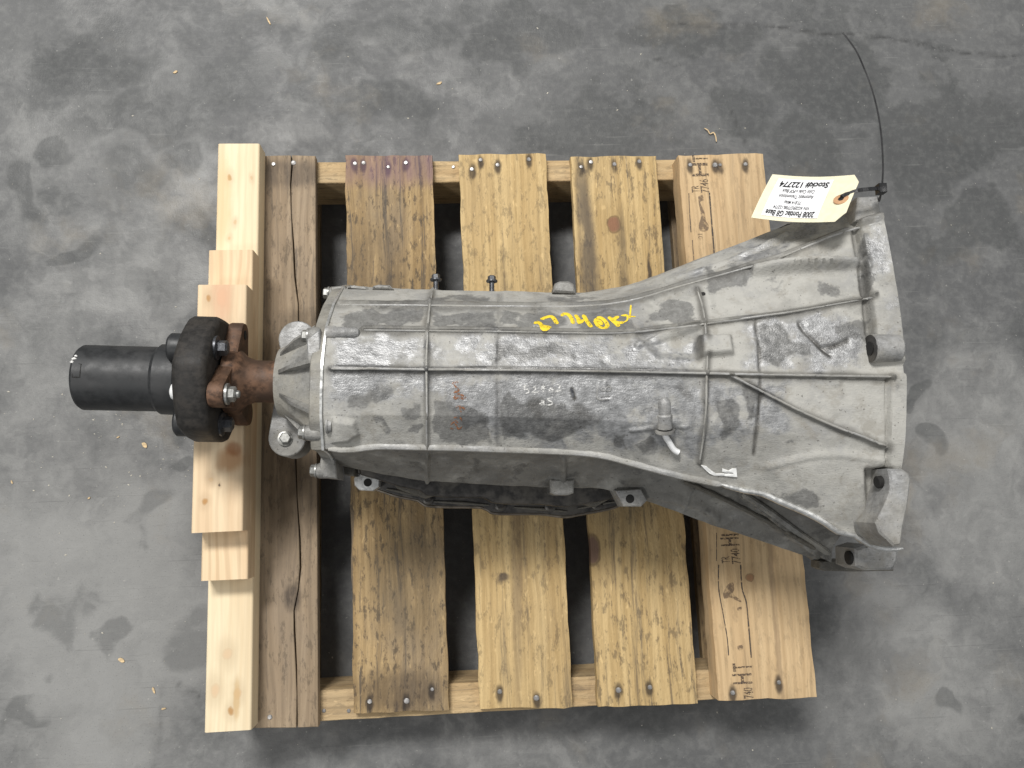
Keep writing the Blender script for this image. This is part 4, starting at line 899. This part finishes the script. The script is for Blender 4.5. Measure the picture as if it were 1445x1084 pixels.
hd = P(1243, 267, .462)
TIE = empty('cable_tie', hd, label='black nylon cable tie with long curved tail through the tag eyelet', cat='cable tie')
def strap(pts, wd, th, name, up=(0, 0, 1)):
    q = [Vector(p) for p in smooth_line([tuple(p) for p in pts], .006)]
    V, F = [], []; n_ = len(q)
    for i, p in enumerate(q):
        t = (q[min(i+1, n_-1)]-q[max(i-1, 0)]).normalized(); s_ = t.cross(Vector(up)).normalized(); u_ = s_.cross(t)
        ww = wd*(1 if i < n_-4 else max(.35, (n_-1-i)/4)) if name == 'tail' else wd
        V += [p+s_*ww/2+u_*th/2, p-s_*ww/2+u_*th/2, p-s_*ww/2-u_*th/2, p+s_*ww/2-u_*th/2]
    F = [(i*4+k, i*4+(k+1) % 4, i*4+4+(k+1) % 4, i*4+4+k) for i in range(n_-1) for k in range(4)] + [(0, 1, 2, 3), ((n_-1)*4+3, (n_-1)*4+2, (n_-1)*4+1, (n_-1)*4)]
    mk(name, [(V, F)], M['nylon'], TIE, smooth=False)
strap([ec + enn*-.004, ec + enn*.0035 + Vector((.002, .001, 0)), P(1199, 273, .462), P(1210, 269, .466), P(1225, 267, .466), P(1240, 266, .463)], .0044, .0014, 'loop')
strap([P(1245, 258, .463), P(1246, 235, .468), P(1244, 195, .475), P(1239, 160, .48), P(1231, 128, .485), P(1220, 98, .49), P(1207, 70, .493), P(1189, 46, .495)], .0034, .0018, 'tail', up=(.75, .25, .6))
strap([P(1244, 268, .456), P(1243, 275, .445), P(1240, 283, .425), P(1234, 284, .40)], .0036, .0014, 'loop')
me = prism_mesh([(hd.x-.0048, hd.y-.0058), (hd.x+.0046, hd.y-.0054), (hd.x+.0050, hd.y+.0058), (hd.x-.0044, hd.y+.0056)], .4575, .4675, .001, 2)
link('head', me, M['nylon'], TIE)

# ------------------------------------------------------------------ chips and shavings on the floor
def chip(px, py, L, Wd, rot, label, thick=.0016):
    p = P(px, py, 0); rnd = random.Random(int(px*7+py)); poly = []
    for k in range(9):
        t = 2*math.pi*k/9; rr = rnd.uniform(.7, 1.1); x, y = L*.5*rr*math.cos(t), Wd*.5*rr*math.sin(t)
        poly.append((p.x + x*math.cos(rot)-y*math.sin(rot), p.y + x*math.sin(rot)+y*math.cos(rot)))
    o = prism('wood_chip', poly, .0003, thick, M['chip'], None, bevel=.0003, seg=1, slope=lambda x, y: max(0, (x-p.x)*.06))
    props(o, label, 'wood chip', 'wood chips scattered on the concrete floor')
for a in [(248, 102, .010, .006, .6, 'pale wood chip lying by itself on the dark stain beside the longest batten'), (379, 30, .018, .003, -1.1, 'thin straight wood sliver on the dark floor behind the longest batten'), (620, 118, .012, .005, .3, 'tan curled wood chip on the floor behind the pallet stringer'),
          (204, 628, .012, .007, -.8, 'large pale wood chip on the floor beside the black driveshaft stub'), (217, 974, .011, .004, -1.2, 'pointed orange wood chip on the floor beside the bottom batten'), (231, 1000, .008, .003, .2, 'small pale wood chip near the batten end on the pale floor'),
          (167, 617, .006, .003, .5, 'tiny wood chip on the floor right beside the largest chip'), (126, 703, .005, .003, .3, 'tiny round wood chip between the driveshaft stub and the oval floor stain'), (17, 680, .007, .003, -1.2, 'tiny slanted wood sliver on the floor farthest from the battens'), (172, 932, .013, .007, -.4, 'brown wood chip on the pale patch of floor')]:
    chip(*a)
def shaving(pts, r, label):
    q = smooth_line([tuple(P(x, y, .002 + .002*abs(math.sin(i*1.7)))) for i, (x, y) in enumerate(pts)], .002)
    o = mk('wood_shaving', [tube([Vector(p) for p in q], r, (0, 0, 1), 6, .5)], M['chip']); props(o, label, 'wood shaving')
shaving([(994, 181), (999, 184), (1002, 189), (1007, 187), (1010, 193), (1011, 200)], .0011, 'squiggly pale wood shaving on the floor behind the stamped end board')
# fine grit
g = []; rnd = random.Random(4)
for k in range(260):
    px, py = rnd.uniform(-30, 1475), rnd.uniform(-30, 1110)
    if k % 3 == 0: px, py = rnd.gauss(170, 90), rnd.gauss(640, 60)
    p = P(px, py, 0); s_ = rnd.choice((.0005, .0006, .0008, .0013)); a = rnd.random()*6.28; el = rnd.uniform(1, 2.2)
    V_ = [(p.x + s_*el*math.cos(a), p.y + s_*el*math.sin(a), .0003), (p.x - s_*math.sin(a), p.y + s_*math.cos(a), .0003), (p.x - s_*el*math.cos(a), p.y - s_*el*math.sin(a), .0003), (p.x + s_*math.sin(a), p.y - s_*math.cos(a), .0003), (p.x, p.y, .0003+s_*.7)]
    g.append((V_, [(0, 1, 4), (1, 2, 4), (2, 3, 4), (3, 0, 4), (3, 2, 1, 0)]))
mk('sawdust_grit', g, m_plain('pale_grit', (.50, .47, .40), .8, 0, .3, 3), smooth=False, kind='stuff', label='fine pale sawdust grit strewn over the floor', cat='grit')
